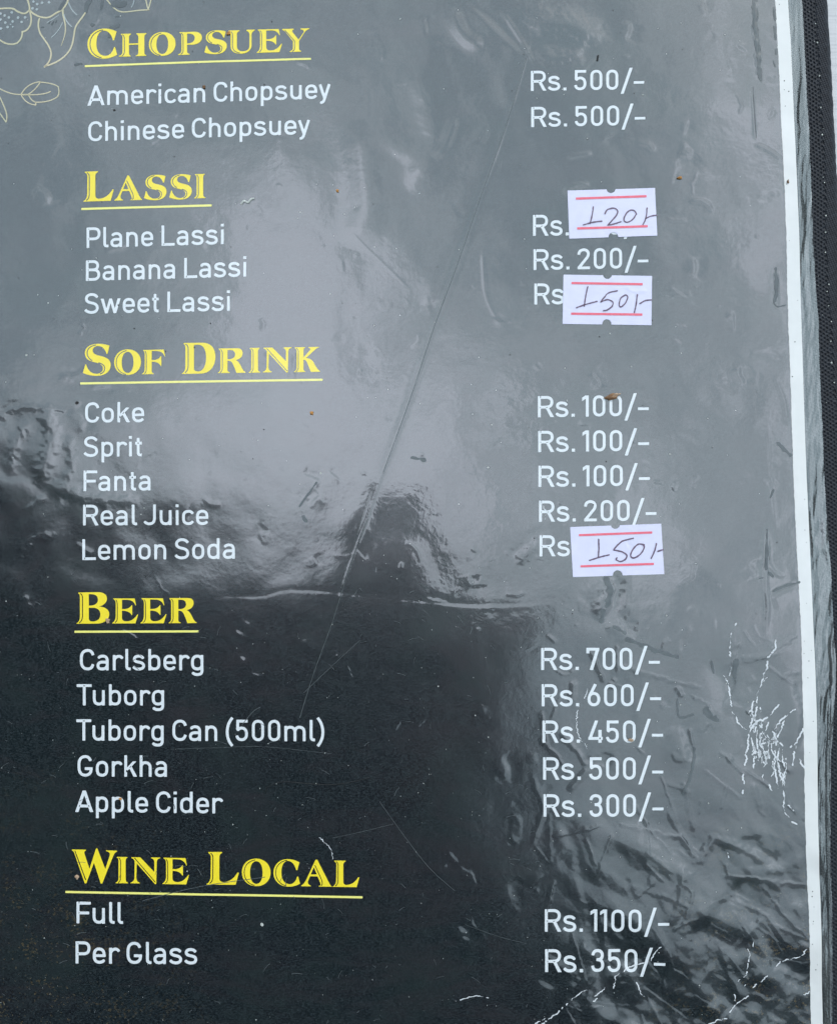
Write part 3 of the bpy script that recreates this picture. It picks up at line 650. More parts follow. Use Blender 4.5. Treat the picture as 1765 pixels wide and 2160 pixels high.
def text_line(name, s, x0, x1, y0, y1, cap, label, lift=0.6):
    pen = 0; pos = []
    for i, ch in enumerate(s):
        if ch == ' ': pen += 24.5; continue
        g = GP[ch]
        if i: pen += g[1]
        pos.append((ch, pen)); pen += g[0]; last = pen; pen += g[2]
    u = (x1 - x0) / last; vS = cap / 100.0; slope = (y1 - y0) / (x1 - x0)
    sh = Shape()
    for ch, px in pos:
        wd, _, _, st, fl, ho = GP[ch]
        gx0 = x0 + px * u
        lo = -30 if ch in 'gpy/()' else -3
        hi = 113 if ch in '/()' else 103
        def fn(X_, Y_):
            A = (X_ - gx0) / u; base = y0 + (X_ - x0) * slope; B = (base - Y_) / vS
            d = np.full(A.shape, 1e9)
            for p in st: d = np.minimum(d, sd_stroke(A, B, p, 13.2))
            for p in fl: d = np.minimum(d, sd_polys(A, B, [p]))
            for p in ho: d = np.maximum(d, -sd_polys(A, B, [p]))
            return d * vS
        yb = y0 + (gx0 - x0) * slope
        sh.add((gx0 - 3, yb - hi * vS - 2, gx0 + wd * u + 3, yb - lo * vS + 2), 1.05, fn)
    return sh.build(name, M['white'], page, lift, label)
LINES = [('American Chopsuey', 185.6, 697.8, 223.6, 207.5, 42.0), ('Chinese Chopsuey', 187, 654.6, 299, 283, 42.0),
 ('Plane Lassi', 182.9, 472.8, 523.1, 515.2, 43.0), ('Banana Lassi', 181.4, 520, 592.5, 583.6, 43.0), ('Sweet Lassi', 178.3, 485.6, 662, 655.8, 43.2),
 ('Coke', 180.1, 305.6, 891.8, 890.6, 43.0), ('Sprit', 177.2, 300.4, 963.8, 962.6, 43.0), ('Fanta', 177.2, 319, 1036, 1034.5, 43.2),
 ('Real Juice', 176.2, 440.6, 1108.4, 1107.2, 43.6), ('Lemon Soda', 174.5, 496.4, 1181.4, 1178.5, 44.0),
 ('Carlsberg', 169.4, 430, 1413.8, 1413.8, 45.0), ('Tuborg', 162.7, 347.3, 1487.9, 1487.9, 44.8), ('Tuborg Can (500ml)', 161.8, 683.8, 1562.2, 1563.5, 45.0),
 ('Gorkha', 164.1, 353, 1638, 1638.4, 45.2), ('Apple Cider', 159.2, 470, 1712.7, 1715.7, 45.4), ('Full', 162.1, 260.5, 1947.3, 1948.4, 45.8), ('Per Glass', 160, 417, 2032, 2034, 46.8)]
for a in LINES: text_line('menu_line', a[0], *a[1:], 'white lettering reading ' + a[0])
PRICES = [('500', 1118.7, 1358, 192.3, 188.3, 42.5), ('500', 1119.5, 1360, 268.5, 264, 42.5), ('200', 1123.2, 1364, 498, 494.5, 44.2), ('200', 1124.3, 1366, 570, 566, 43.8), ('200', 1126, 1368, 642.6, 640, 44.2),
 ('100', 1133.5, 1367.3, 880.2, 877.3, 44.5), ('100', 1134.1, 1368, 953.7, 951, 44.5), ('100', 1134.6, 1369.6, 1027, 1024.6, 44.5), ('200', 1135.8, 1383.7, 1100.7, 1098.3, 44.5), ('200', 1136.9, 1385, 1173.7, 1171.5, 44.5),
 ('700', 1140.4, 1391, 1413.3, 1413, 46.8), ('600', 1141.5, 1393.8, 1489.8, 1490, 46.8), ('450', 1143, 1398, 1566.5, 1567, 46.8), ('500', 1144.5, 1398.4, 1644.6, 1645, 47.4), ('300', 1145.2, 1399, 1722.5, 1723, 47.5),
 ('1100', 1148, 1410.2, 1965, 1965.3, 47.5), ('350', 1148.7, 1402, 2050, 2050.5, 48.2)]
for a in PRICES: text_line('price', 'Rs. ' + a[0] + '/-', *a[1:], 'white price reading Rs. ' + a[0] + '/-')

# ------------------------------------------------------------------ heading capitals: outline | cut line, drawn in a box (x0, x1, top, base)
HG = {
 'E': ((543, 885, 168, 495), 'M558,168 L838,170 L856,260 L848,262 C830,210 790,186 730,186 L672,186 L672,308 C730,312 775,300 797,258 L806,258 L806,386 L797,386 C775,345 730,328 672,330 L672,420 C672,450 690,468 730,468 C790,468 830,440 872,380 L885,376 L848,495 L543,495 L545,487 C575,470 588,440 590,400 L590,240 C590,205 580,185 558,178 Z', '', 'M588,184 C612,206 611,240 611,280 L611,420 C609,450 603,468 580,486'),
 'F': ((870, 1187, 150, 480), 'M888,152 L1165,150 L1187,240 L1178,244 C1160,190 1120,168 1060,168 L1003,168 L1003,290 C1060,292 1105,280 1122,238 L1133,238 L1135,370 L1125,372 C1108,330 1060,312 1003,312 L1003,430 C1003,455 1010,465 1030,472 L1030,480 L870,480 L870,474 C895,462 908,440 908,400 L908,215 C908,185 902,170 888,162 Z', '', 'M910,166 C928,185 930,200 930,240 L930,400 C930,440 924,455 905,474'),
 'L': ((67, 440, 68, 433), 'M87,70 L248,68 L248,78 C225,88 215,100 215,130 L215,360 C215,390 232,404 262,404 C330,402 385,360 425,294 L440,298 L402,433 L67,433 L67,427 C100,412 113,385 115,340 L118,130 C118,105 108,90 88,80 Z', '', 'M114,82 C138,100 142,115 142,150 L140,350 C138,385 128,405 103,422'),
 'I': ((815, 947, 103, 387), 'M827,103 L940,103 L940,110 C925,116 920,125 920,150 L921,340 C921,365 930,375 947,380 L947,387 L815,387 L815,381 C838,372 845,355 845,330 L845,150 C845,128 840,118 827,112 Z', '', 'M844,112 C864,125 866,140 866,165 L866,330 C865,355 860,370 842,382'),
 'H': ((285, 485, 110, 276), 'M300,110 L372,110 L372,116 C362,120 358,126 358,140 L358,182 L426,182 L426,140 C426,126 422,120 412,116 L412,110 L485,110 L485,116 C474,120 470,126 470,140 L470,248 C470,262 474,268 485,271 L485,276 L407,276 L407,271 C420,268 426,262 426,248 L426,192 L358,192 L358,248 C358,262 362,268 370,271 L370,276 L285,276 L285,271 C305,266 310,258 311,245 L311,140 C311,126 308,120 300,116 Z', '', 'M309,116 C326,128 325,140 325,160 L325,240 C324,258 318,265 306,272'),
 'O': ((437, 728, 150, 425), 'M582,145 C668,145 728,205 728,288 C728,371 668,431 582,431 C496,431 437,371 437,288 C437,205 496,145 582,145 Z', 'M583,172 C622,172 647,220 647,290 C647,360 622,408 583,408 C544,408 519,360 519,290 C519,220 544,172 583,172 Z', 'M574,158 C502,172 460,220 460,290 C460,360 502,410 566,424'),
 'C': ((757, 1027, 154, 432), 'M1022,182 L998,266 L988,264 C975,205 945,170 905,168 C860,168 838,220 838,295 C838,370 870,412 925,412 C960,410 985,380 998,330 L1008,330 L1027,404 C990,428 950,438 905,438 C815,438 757,375 757,295 C757,215 815,150 900,149 C945,149 985,160 1022,182 Z', '', 'M898,161 C822,172 780,225 780,295 C780,360 822,415 885,430'),
 'A': ((1037, 1350, 158, 434), 'M1185,158 L1203,158 L1320,390 C1332,412 1340,424 1350,428 L1350,434 L1217,434 L1217,428 C1240,424 1240,412 1230,390 L1205,330 L1130,330 L1112,370 C1100,400 1110,418 1137,428 L1137,434 L1037,434 L1037,428 C1065,412 1080,390 1100,345 Z', 'M1168,236 L1136,310 L1198,310 Z', 'M1178,215 L1241,352 C1256,386 1258,412 1240,428'),
 'S': ((68, 445, 74, 500), 'M428,92 L402,205 L388,208 C370,145 335,97 272,95 C225,95 200,125 200,160 C202,200 235,215 290,230 C380,250 445,275 445,365 C443,450 370,508 255,508 C180,505 115,490 68,465 L100,345 L112,348 C130,420 175,480 250,480 C300,480 338,455 340,410 C340,365 310,340 250,325 C160,305 95,280 93,190 C95,110 170,65 270,65 C330,65 380,75 428,92 Z', '', 'M245,80 C162,95 125,135 125,190 C127,240 152,270 195,298 M278,325 C342,345 367,375 364,410 C360,448 336,472 298,486'),
 'P': ((715, 890, 95, 263), 'M728,95 L832,95 C872,95 890,115 890,140 C890,168 865,188 820,190 C805,190 795,188 782,190 L782,235 C782,250 788,254 801,258 L801,263 L715,263 L715,258 C735,252 741,245 741,230 L741,125 C741,108 738,104 728,101 Z', 'M782,107 L782,180 C815,182 838,165 838,142 C838,118 820,107 782,107 Z', 'M739,102 C752,112 753,120 753,135 L753,230 C752,245 747,252 735,259'),
 'U': ((1085, 1278, 79, 250), 'M1092,80 L1165,80 L1165,87 C1150,92 1146,97 1146,112 L1146,195 C1146,222 1160,237 1190,237 C1225,237 1238,220 1238,190 L1238,120 C1238,100 1232,92 1217,88 L1217,79 L1278,79 L1278,85 C1262,92 1254,100 1253,120 L1253,195 C1253,232 1220,254 1178,254 C1130,254 1100,235 1100,195 L1100,110 C1100,97 1098,92 1085,87 L1085,80 Z', '', 'M1101,88 C1114,98 1114,105 1114,120 L1114,195 C1114,225 1135,244 1168,249'),
 'Y': ((1478, 1675, 73, 243), 'M1478,73 L1560,73 L1560,81 C1548,84 1548,90 1553,98 L1597,155 L1632,105 C1640,92 1636,84 1612,80 L1612,73 L1675,73 L1675,79 C1655,84 1648,92 1640,103 L1600,165 L1600,215 C1600,230 1604,234 1615,237 L1615,243 L1532,243 L1532,238 C1550,232 1556,226 1556,212 L1556,165 L1505,100 C1497,88 1490,84 1478,80 Z', '', 'M1497,82 L1568,165 L1568,215 C1568,228 1562,234 1550,239'),
 'D': ((52, 435, 46, 400), 'M70,47 L290,46 C385,50 435,115 435,205 C435,320 370,397 270,399 L52,400 L52,393 C82,380 92,355 92,310 L92,110 C92,80 86,65 70,57 Z', 'M190,70 L190,340 C190,365 210,374 240,374 C295,372 328,310 328,220 C328,130 300,70 235,68 Z', 'M94,60 C122,75 124,95 124,130 L124,310 C122,345 115,365 88,388'),
 'R': ((463, 780, 108, 390), 'M475,109 L680,108 C725,108 745,130 745,165 C745,205 715,235 665,243 C700,255 715,290 735,330 C750,360 760,375 780,382 L780,389 L675,390 C662,350 645,310 630,280 C620,258 605,250 573,250 L573,350 C573,372 582,378 600,383 L600,390 L463,390 L463,385 C487,375 493,355 493,330 L493,160 C493,140 488,128 475,121 Z', 'M573,128 L573,232 C630,236 660,215 660,178 C660,145 638,127 600,127 Z', 'M493,120 C515,135 515,150 515,170 L515,330 C514,355 508,372 488,386'),
 'N': ((975, 1307, 98, 384), 'M985,99 L1085,99 L1240,258 L1240,150 C1240,125 1230,112 1204,107 L1204,98 L1306,98 L1306,105 C1278,112 1268,125 1267,150 L1262,385 L1250,392 L1045,165 L1040,320 C1040,352 1055,370 1078,376 L1078,384 L975,384 L975,378 C1005,368 1018,350 1020,320 L1022,140 C1010,120 1000,112 985,109 Z', '', 'M1020,107 L1254,372'),
 'K': ((1330, 1630, 95, 382), 'M1342,96 L1458,95 L1458,103 C1444,108 1440,115 1440,140 L1440,215 L1510,135 C1525,118 1520,108 1498,104 L1498,95 L1617,95 L1617,101 C1590,108 1570,125 1545,150 L1468,222 C1515,225 1540,240 1560,280 C1585,330 1605,360 1630,373 L1630,381 L1525,382 L1482,275 C1472,250 1462,240 1440,240 L1440,340 C1440,365 1448,372 1464,376 L1464,382 L1332,382 L1332,376 C1355,366 1362,350 1362,325 L1362,145 C1362,122 1356,112 1342,107 Z', '', 'M1358,106 C1382,122 1382,135 1382,155 L1382,325 C1380,350 1374,362 1354,378'),
 'B': ((78, 508, 88, 498), 'M102,90 L360,86 C430,86 478,115 478,170 C478,225 430,262 370,272 C450,280 508,310 508,375 C508,450 435,500 330,498 L78,498 L78,491 C112,475 124,445 124,400 L124,160 C124,125 118,108 102,100 Z', 'M240,112 L240,262 C310,265 360,240 360,185 C360,135 325,112 275,112 Z|M240,290 L240,430 C242,460 260,470 295,470 C350,468 392,435 392,380 C392,320 350,290 290,290 Z', 'M128,102 C157,120 157,140 157,180 L157,400 C154,440 145,465 112,490'),
 'W': ((130, 682, 74, 472), 'M130,74 L305,74 L305,82 C280,92 278,110 287,130 L345,305 L425,56 L440,56 L538,305 L588,150 C600,115 590,95 545,88 L545,78 L682,80 L682,88 C655,100 640,125 628,160 L500,482 L483,482 L400,230 L307,482 L288,482 L165,130 C155,100 145,90 130,82 Z', '', 'M166,88 L300,442'),
}
HEADS = [('CHOPSUEY', [('C', 185.8, 248.3, 123.3, 61), ('H', 252, 309.7, 119.4, 48), ('O', 314.9, 371, 117.4, 48.5), ('P', 375.9, 426.3, 115.5, 48), ('S', 431.5, 478.8, 113.6, 48.5), ('U', 482.5, 538, 112, 48.7), ('E', 541.5, 595.4, 110.6, 49), ('Y', 595.7, 652.4, 109.3, 49)], (180.1, 140.4, 655.9, 123.9, 4.0), -0.034),
 ('LASSI', [('L', 176.6, 241, 424.6, 63), ('A', 241.9, 300.6, 422.8, 52), ('S', 304.6, 352.1, 421.8, 51.5), ('S', 357.7, 405.2, 420.4, 51.5), ('I', 409.9, 434, 418.4, 51)], (172.4, 441, 447.2, 433.5, 4.4), -0.026),
 ('SOF DRINK', [('S', 175.6, 234.2, 791.6, 65), ('O', 241.5, 298.4, 790, 52), ('F', 300.3, 349.6, 789.4, 51.5), ('D', 384.6, 455.2, 788.6, 65.3), ('R', 460.3, 518.8, 787, 52), ('I', 525.2, 549.6, 786.4, 52.3), ('N', 554.7, 615.9, 785.6, 52.5), ('K', 620.2, 675.5, 785, 52.5)], (170, 808.8, 681, 801.3, 4.4), -0.013),
 ('BEER', [('B', 162.6, 231.5, 1315.3, 66), ('E', 237.6, 292.7, 1314.8, 52.8), ('E', 297, 352.4, 1314.5, 53), ('R', 356.5, 415.8, 1314.2, 53)], (158.4, 1332.4, 419.8, 1331.5, 4.5), -0.003),
 ('WINE LOCAL', [('W', 152.5, 247.9, 1861.4, 69), ('I', 244.9, 271.2, 1862.6, 55.3), ('N', 276, 339, 1863.2, 55.2), ('E', 343.4, 399.6, 1864.7, 55.6), ('L', 436, 504.4, 1865.8, 68.8), ('O', 510.6, 571, 1868, 56), ('C', 577, 633, 1869, 56), ('A', 635, 700, 1869.8, 56.5), ('L', 702, 758, 1870.8, 55.5)], (139, 1881, 764.9, 1892.6, 4.5), 0.016)]
for word, gl, ul, sl in HEADS:
    sh = Shape(); hi = Shape()
    for ch, x0, x1, yb, hh in gl:
        (bx0, bx1, bt, bb_), o_, c_, i_ = HG[ch]
        fx = (x1 - x0) / (bx1 - bx0); fy = hh / (bb_ - bt)
        def tr_(pl):
            return [[x0 + (p[0] - bx0) * fx, yb - (bb_ - p[1]) * fy + (x0 + (p[0] - bx0) * fx - (x0 + x1) / 2) * sl] for p in pl]
        op = [tr_(parse(o_)[0])] + [tr_(parse(q)[0]) for q in c_.split('|') if q]
        il = [tr_(p) for p in parse(i_)]
        lw = 1.75 if hh < 60 else 2.1
        box = (x0 - 2.5, yb - hh - 6, x1 + 2.5, yb + 6)
        sh.add(box, 0.72, lambda X_, Y_: np.maximum(sd_polys(X_, Y_, op), -np.minimum.reduce([sd_stroke(X_, Y_, p, lw) for p in il])))
    sh.build('heading', M['yellow'], page, 0.6, 'yellow inlined heading reading ' + word)
    sh = Shape(); a = ul
    sh.add((a[0] - 2, min(a[1], a[3]) - 6, a[2] + 2, max(a[1], a[3]) + 6), 1.1, lambda X_, Y_: sd_stroke(X_, Y_, [(a[0], a[1]), ((a[0] + a[2]) / 2, (a[1] + a[3]) / 2 - (1.2 if word == 'CHOPSUEY' else 0)), (a[2], a[3])], a[4]))
    sh.build('underline', M['yrule'], page, 0.6, 'pale yellow rule under the heading ' + word)

# ------------------------------------------------------------------ floral line drawing in the top left corner
q = 1 / 5.106
FL = [('M0,98 C80,90 140,90 165,105 C190,130 240,150 265,150 C290,150 310,130 320,115', 17, 'g'), ('M290,-60 C300,0 330,60 325,110 C350,150 430,195 500,195 C560,195 590,150 630,135 C670,120 730,60 740,0 L740,-50', 17, 'g'),
      ('M325,120 C345,170 350,230 335,270 C320,310 290,345 248,345 C250,400 230,440 190,470 C130,495 60,480 0,430 L-80,360', 16, 'g'), ('M432,205 C410,260 420,330 450,380 C490,440 545,500 558,570 C562,640 530,690 488,725 M492,718 C600,690 700,640 760,540 C800,470 800,380 815,310 C835,240 940,160 955,60 L955,-40', 16, 'g'),
      ('M683,110 C680,180 715,240 712,320 C710,390 685,440 665,500', 20, 't'), ('M680,250 C650,320 610,370 560,408', 9, 'f'), ('M695,160 C710,220 740,260 778,292', 11, 'f'), ('M745,30 C760,90 800,140 835,165', 10, 'f'), ('M640,165 C600,200 550,230 510,250', 8, 'f'),
      ('M1120,-60 C1190,60 1250,120 1310,130 C1380,140 1450,110 1608,108', 13, 'g'), ('M1565,-40 L1600,110 L1640,-40', 13, 'g'), ('M1450,0 C1445,30 1435,60 1420,80', 10, 'f'),
      ('M-60,920 C60,1000 150,1025 235,1022 C270,960 330,895 445,885 M445,885 C420,930 370,990 310,1022 L240,1022 M445,890 C520,895 600,910 635,940 C645,980 650,1020 620,1050 C560,1095 460,1110 390,1105 C350,1090 330,1060 315,1025 M235,1022 C260,1080 310,1130 395,1135 L390,1105 M260,1027 C350,1025 480,1030 552,990', 11, 'g'),
      ('M-40,960 C40,1110 85,1220 82,1260 C80,1300 75,1320 70,1315 C50,1290 20,1240 -10,1205', 12, 'g')]
for s_, wd, k in FL:
    sh = Shape()
    for p in parse(s_, 10):
        p = [(a * q, b * q) for a, b in p]; xs_ = [a for a, b in p]; ys_ = [b for a, b in p]
        sh.add((min(xs_) - 4, min(ys_) - 4, max(xs_) + 4, max(ys_) + 4), 1.0, lambda X_, Y_: sd_stroke(X_, Y_, p, wd * q, True, 1.0 if k == 't' else None))
    sh.build('floral_ornament', M['fine'] if k == 'f' else M['gold'], page, 0.5 if k != 'f' else 0.55)
sh = Shape()
for x, y, *r in [(368, 22), (408, 50), (460, 35), (535, 30), (357, 95), (405, 105), (135, 138), (15, 150), (58, 172), (103, 193), (202, 195), (278, 192), (15, 215), (67, 248), (145, 236), (240, 242), (122, 268, 8), (90, 297), (147, 294, 10), (18, 312)]:
    r_ = (r[0] if r else 14) * q
    sh.add((x * q - r_ - 2, y * q - r_ - 2, x * q + r_ + 2, y * q + r_ + 2), 0.8, lambda X_, Y_: np.hypot(X_ - x * q, Y_ - y * q) - r_)
sh.build('floral_dots', M['fine'], page, 0.55, 'pale dots inside the flower drawing')

# ------------------------------------------------------------------ white cracks where the print has flaked off
rc = random.Random(3)
def crack_fn(pts, rmax):
    p = []; L = 0
    for a, b in zip(pts[:-1], pts[1:]):
        n_ = max(1, int(math.dist(a, b) / 2.6))
        for i in range(n_):
            t = i / n_; p.append((a[0] + (b[0] - a[0]) * t + rc.gauss(0, .8), a[1] + (b[1] - a[1]) * t + rc.gauss(0, .8)))
    p.append(pts[-1])
    rad = []; r = rmax * .6; gap = 0
    for i in range(len(p)):
        r = min(rmax, max(0.35, r + rc.gauss(0, rmax * .35)))
        if gap > 0: gap -= 1; rad.append(-1); continue
        if rc.random() < 0.10: gap = rc.randint(1, 3)
        rad.append(r)
    return p, rad
def add_crack(sh, pts, rmax):
    p, rad = crack_fn(pts, rmax)
    xs_ = [a for a, b in p]; ys_ = [b for a, b in p]
    def fn(X_, Y_):
        d = np.full(X_.shape, 9.0)
        for i in range(len(p) - 1):
            if rad[i] < 0: continue
            a, b = p[i], p[i + 1]; dx, dy = b[0] - a[0], b[1] - a[1]; qq = dx * dx + dy * dy + 1e-9
            t = np.clip(((X_ - a[0]) * dx + (Y_ - a[1]) * dy) / qq, 0, 1)
            d = np.minimum(d, np.hypot(X_ - a[0] - t * dx, Y_ - a[1] - t * dy) - rad[i])
        return d
    sh.add((min(xs_) - 4, min(ys_) - 4, max(xs_) + 4, max(ys_) + 4), 0.9, fn)
def fr_(o, s_, l): return [[(o[0] + x / s_, o[1] + y / s_) for x, y in p] for p in l]
A4 = fr_((1465, 1300), 4.62, [[(395, 75), (375, 100)], [(350, 165), (345, 230), (335, 300), (345, 400)], [(350, 490), (345, 560), (338, 580)], [(280, 580), (320, 640), (340, 730), (350, 830), (360, 880)],
     [(360, 930), (400, 980), (420, 1040), (470, 1090), (520, 1108)], [(780, 240), (785, 315), (740, 370), (710, 400), (705, 490), (675, 560), (650, 640), (640, 690), (605, 745), (605, 830), (600, 900), (580, 1000)],
     [(700, 590), (660, 660)], [(570, 830), (550, 910), (570, 980), (590, 1020)], [(820, 860), (765, 915), (740, 960), (700, 995), (620, 1020), (570, 1060), (530, 1140), (515, 1210), (520, 1280), (495, 1340), (505, 1390), (485, 1450)],
     [(465, 1550), (480, 1630)], [(465, 1700), (465, 1725)], [(970, 905), (900, 960), (850, 995), (800, 1060), (770, 1110)], [(865, 1020), (840, 1100), (800, 1180), (750, 1200)], [(720, 1030), (690, 1110), (650, 1170), (630, 1240), (690, 1340), (710, 1380)],
     [(610, 1110), (600, 1180), (610, 1280), (650, 1400), (650, 1470)], [(660, 1550), (665, 1600)], [(550, 1190), (570, 1270), (610, 1340), (620, 1410)], [(640, 1250), (700, 1230), (750, 1200), (810, 1215), (830, 1240), (880, 1270)],
     [(690, 1240), (740, 1215), (800, 1215)], [(740, 1240), (750, 1310), (780, 1380), (810, 1440), (830, 1530), (855, 1610), (860, 1700), (870, 1790), (860, 1850), (880, 1920), (920, 1960), (940, 2000), (990, 2025)],
     [(810, 1230), (815, 1310), (800, 1400), (805, 1450)], [(850, 1290), (850, 1400), (880, 1480), (860, 1600)], [(890, 1380), (885, 1440), (880, 1560), (870, 1650)], [(1045, 1100), (1010, 1180), (985, 1230), (930, 1275)], [(985, 1265), (965, 1340), (950, 1450)],
     [(770, 1450), (785, 1540), (800, 1610), (810, 1680)], [(720, 1650), (750, 1700)], [(910, 1840), (960, 1895)], [(1020, 1395), (1040, 1440), (1065, 1475)], [(640, 1060), (620, 1130), (600, 1170)], [(660, 1130), (690, 1180), (650, 1230)]])
for i in range(34):
    t_ = rc.random(); x_ = 1582 + 62 * t_ + rc.gauss(0, 9); y_ = 1520 + 75 * t_ + rc.gauss(0, 24); l_ = rc.uniform(8, 30); d_ = rc.uniform(-.45, .35)
    A4.append([(x_, y_), (x_ + l_ * .5 * d_ + rc.gauss(0, 2), y_ + l_ * .5), (x_ + l_ * d_, y_ + l_)])
A5 = fr_((1365, 1700), 4.34, [[(920, 1310), (940, 1350), (920, 1440), (905, 1550), (850, 1590), (820, 1620)], [(970, 1240), (965, 1290)], [(1450, 1310), (1410, 1370)], [(1390, 1385), (1330, 1395), (1290, 1410), (1220, 1430), (1180, 1470)],
     [(1095, 1550), (1060, 1580), (1035, 1615), (990, 1640), (965, 1680)], [(890, 1640), (905, 1675)], [(925, 1740), (850, 1790), (800, 1830), (770, 1870), (745, 1900)], [(720, 1945), (650, 1960), (570, 1996), (520, 2040)], [(1485, 1705), (1410, 1740)], [(800, 1730), (805, 1790)], [(735, 430), (745, 475)]])
A6 = fr_((1080, 1780), 4.34, [[(1355, 940), (1310, 985), (1290, 1020), (1270, 1060), (1200, 1090), (1120, 1110), (1070, 1130), (1010, 1170)], [(980, 1190), (940, 1210), (940, 1260), (925, 1320)], [(845, 1310), (820, 1350), (780, 1370), (750, 1390)],
     [(775, 1415), (740, 1435)], [(690, 1330), (630, 1355), (560, 1410), (470, 1490), (400, 1560), (330, 1605), (270, 1655), (200, 1720)], [(295, 1600), (205, 1649), (150, 1700)], [(1130, 1265), (1160, 1320), (1175, 1380), (1210, 1400)]])
A3 = fr_((1080, 1340), 4.34, [[(690, 490), (670, 560), (640, 610)], [(610, 650), (590, 720), (585, 790), (595, 880), (620, 950), (640, 975)], [(680, 1040), (660, 985)]])
A2 = fr_((60, 1740), 2.284, [[(1400, 60), (1440, 95), (1460, 120), (1465, 165)]]) + [[(960, 2112), (1005, 2100), (1036, 2106)], [(1148, 1096), (1152, 1080), (1160, 1092)], [(1137, 1056), (1142, 1066), (1158, 1084)]]
for grp, rm, lab in ((A4, 1.75, 'branching white crack cluster in the print at the right edge'), (A5, 1.15, 'thin white cracks in the lower right corner'), (A6, 1.15, 'white crack running through the lowest price'), (A3, 0.8, 'thin white crack beside the price 450'), (A2, 0.9, 'short white nicks in the print')):
    sh = Shape()
    for p in grp: add_crack(sh, p, rm)
    tag(sh.build('flaked_crack', M['crack'], page, 0.8, lab), kind='stuff')
# pale dust, dark flecks and fine scratches on the film, with painted crease glints
def specks(name, mat, pts, lift, label):
    sh = Shape()
    for x, y, r in pts:
        a = rc.uniform(0, 3.14); e = rc.uniform(.5, 1)
        sh.add((x - r - 2, y - r - 2, x + r + 2, y + r + 2), max(0.5, r * .45), lambda X_, Y_: np.hypot((X_ - x) * math.cos(a) + (Y_ - y) * math.sin(a), (-(X_ - x) * math.sin(a) + (Y_ - y) * math.cos(a)) / e) - r)
    tag(sh.build(name, mat, page, lift, label), kind='stuff')
pts = [(rc.uniform(0, 1640), rc.uniform(0, 2160), rc.choice([.55, .7, .8, 1.0, 1.4])) for _ in range(230)]
pts += [(rc.uniform(0, 1500), rc.uniform(1250, 2160), rc.choice([.5, .6, .8])) for _ in range(260)]
pts += [(57, 749, 2.6), (844, 40, 1.8), (1029, 986, 2.0), (677, 998, 2.2), (553, 1950, 4), (1355, 200, 1.6), (697, 620, 1.5), (1195, 845, 2), (1412, 958, 1.8)]
specks('dust_specks', M['lint'], pts, 0.9, 'tiny pale dust specks on the film')
pts = [(rc.uniform(0, 1640), rc.uniform(0, 1300), rc.choice([.7, .9, 1.1, 1.5])) for _ in range(150)] + [(rc.uniform(1690, 1720), rc.uniform(0, 2160), .9) for _ in range(6)] + [(242, 233, 3), (163, 850, 4), (405, 1135, 1.5)]
pts += [(float(eL(np.array(y)) + rc.uniform(4, 22)), y, rc.choice([.8, 1.0, 1.3])) for y in [rc.uniform(0, 2160) for _ in range(26)]]
specks('dark_specks', M['fleck'], pts, 0.95, 'tiny dark grit on the film')
sh = Shape()
sl_ = [[(360, 1580), (460, 1577), (560, 1575), (700, 1590)], [(640, 1462), (700, 1405), (760, 1350)], [(700, 1768), (760, 1755), (830, 1738)], [(800, 1690), (850, 1760), (905, 1830), (960, 1880)], [(980, 1950), (1050, 1975), (1110, 1990)], [(510, 1530), (535, 1500), (550, 1492)], [(300, 1900), (420, 1870), (560, 1850)]]
sl_.append(sc_([(764, 1075), (735, 1150), (712, 1220), (690, 1290), (650, 1400), (622, 1490)]))  # glint of the lower diagonal crease, painted as a pale line
sl_.append(sc_([(775, 1015), (757, 1060), (741, 1110)]))  # short crease beside it, its glint painted likewise
for i in range(170):
    x, y = rc.uniform(0, 1150), rc.uniform(1180, 2160); a = rc.gauss(-.3, .8); l = rc.uniform(2, 12)
    sl_.append([(x, y), (x + l * math.cos(a), y + l * math.sin(a)), (x + 2 * l * math.cos(a + .12), y + 2 * l * math.sin(a + .12))])
for p in sl_:
    p = smoothpts(p, 5); xs_ = [a for a, b in p]; ys_ = [b for a, b in p]
    sh.add((min(xs_) - 2, min(ys_) - 2, max(xs_) + 2, max(ys_) + 2), 1.0, lambda X_, Y_: sd_stroke(X_, Y_, p, 1.0 if rc.random() < .7 else 1.4))
tag(sh.build('scratches_and_glints', M['scratch_glint'], page, 0.7, 'fine pale scratches and painted crease glints in the dark lower film'), kind='stuff')

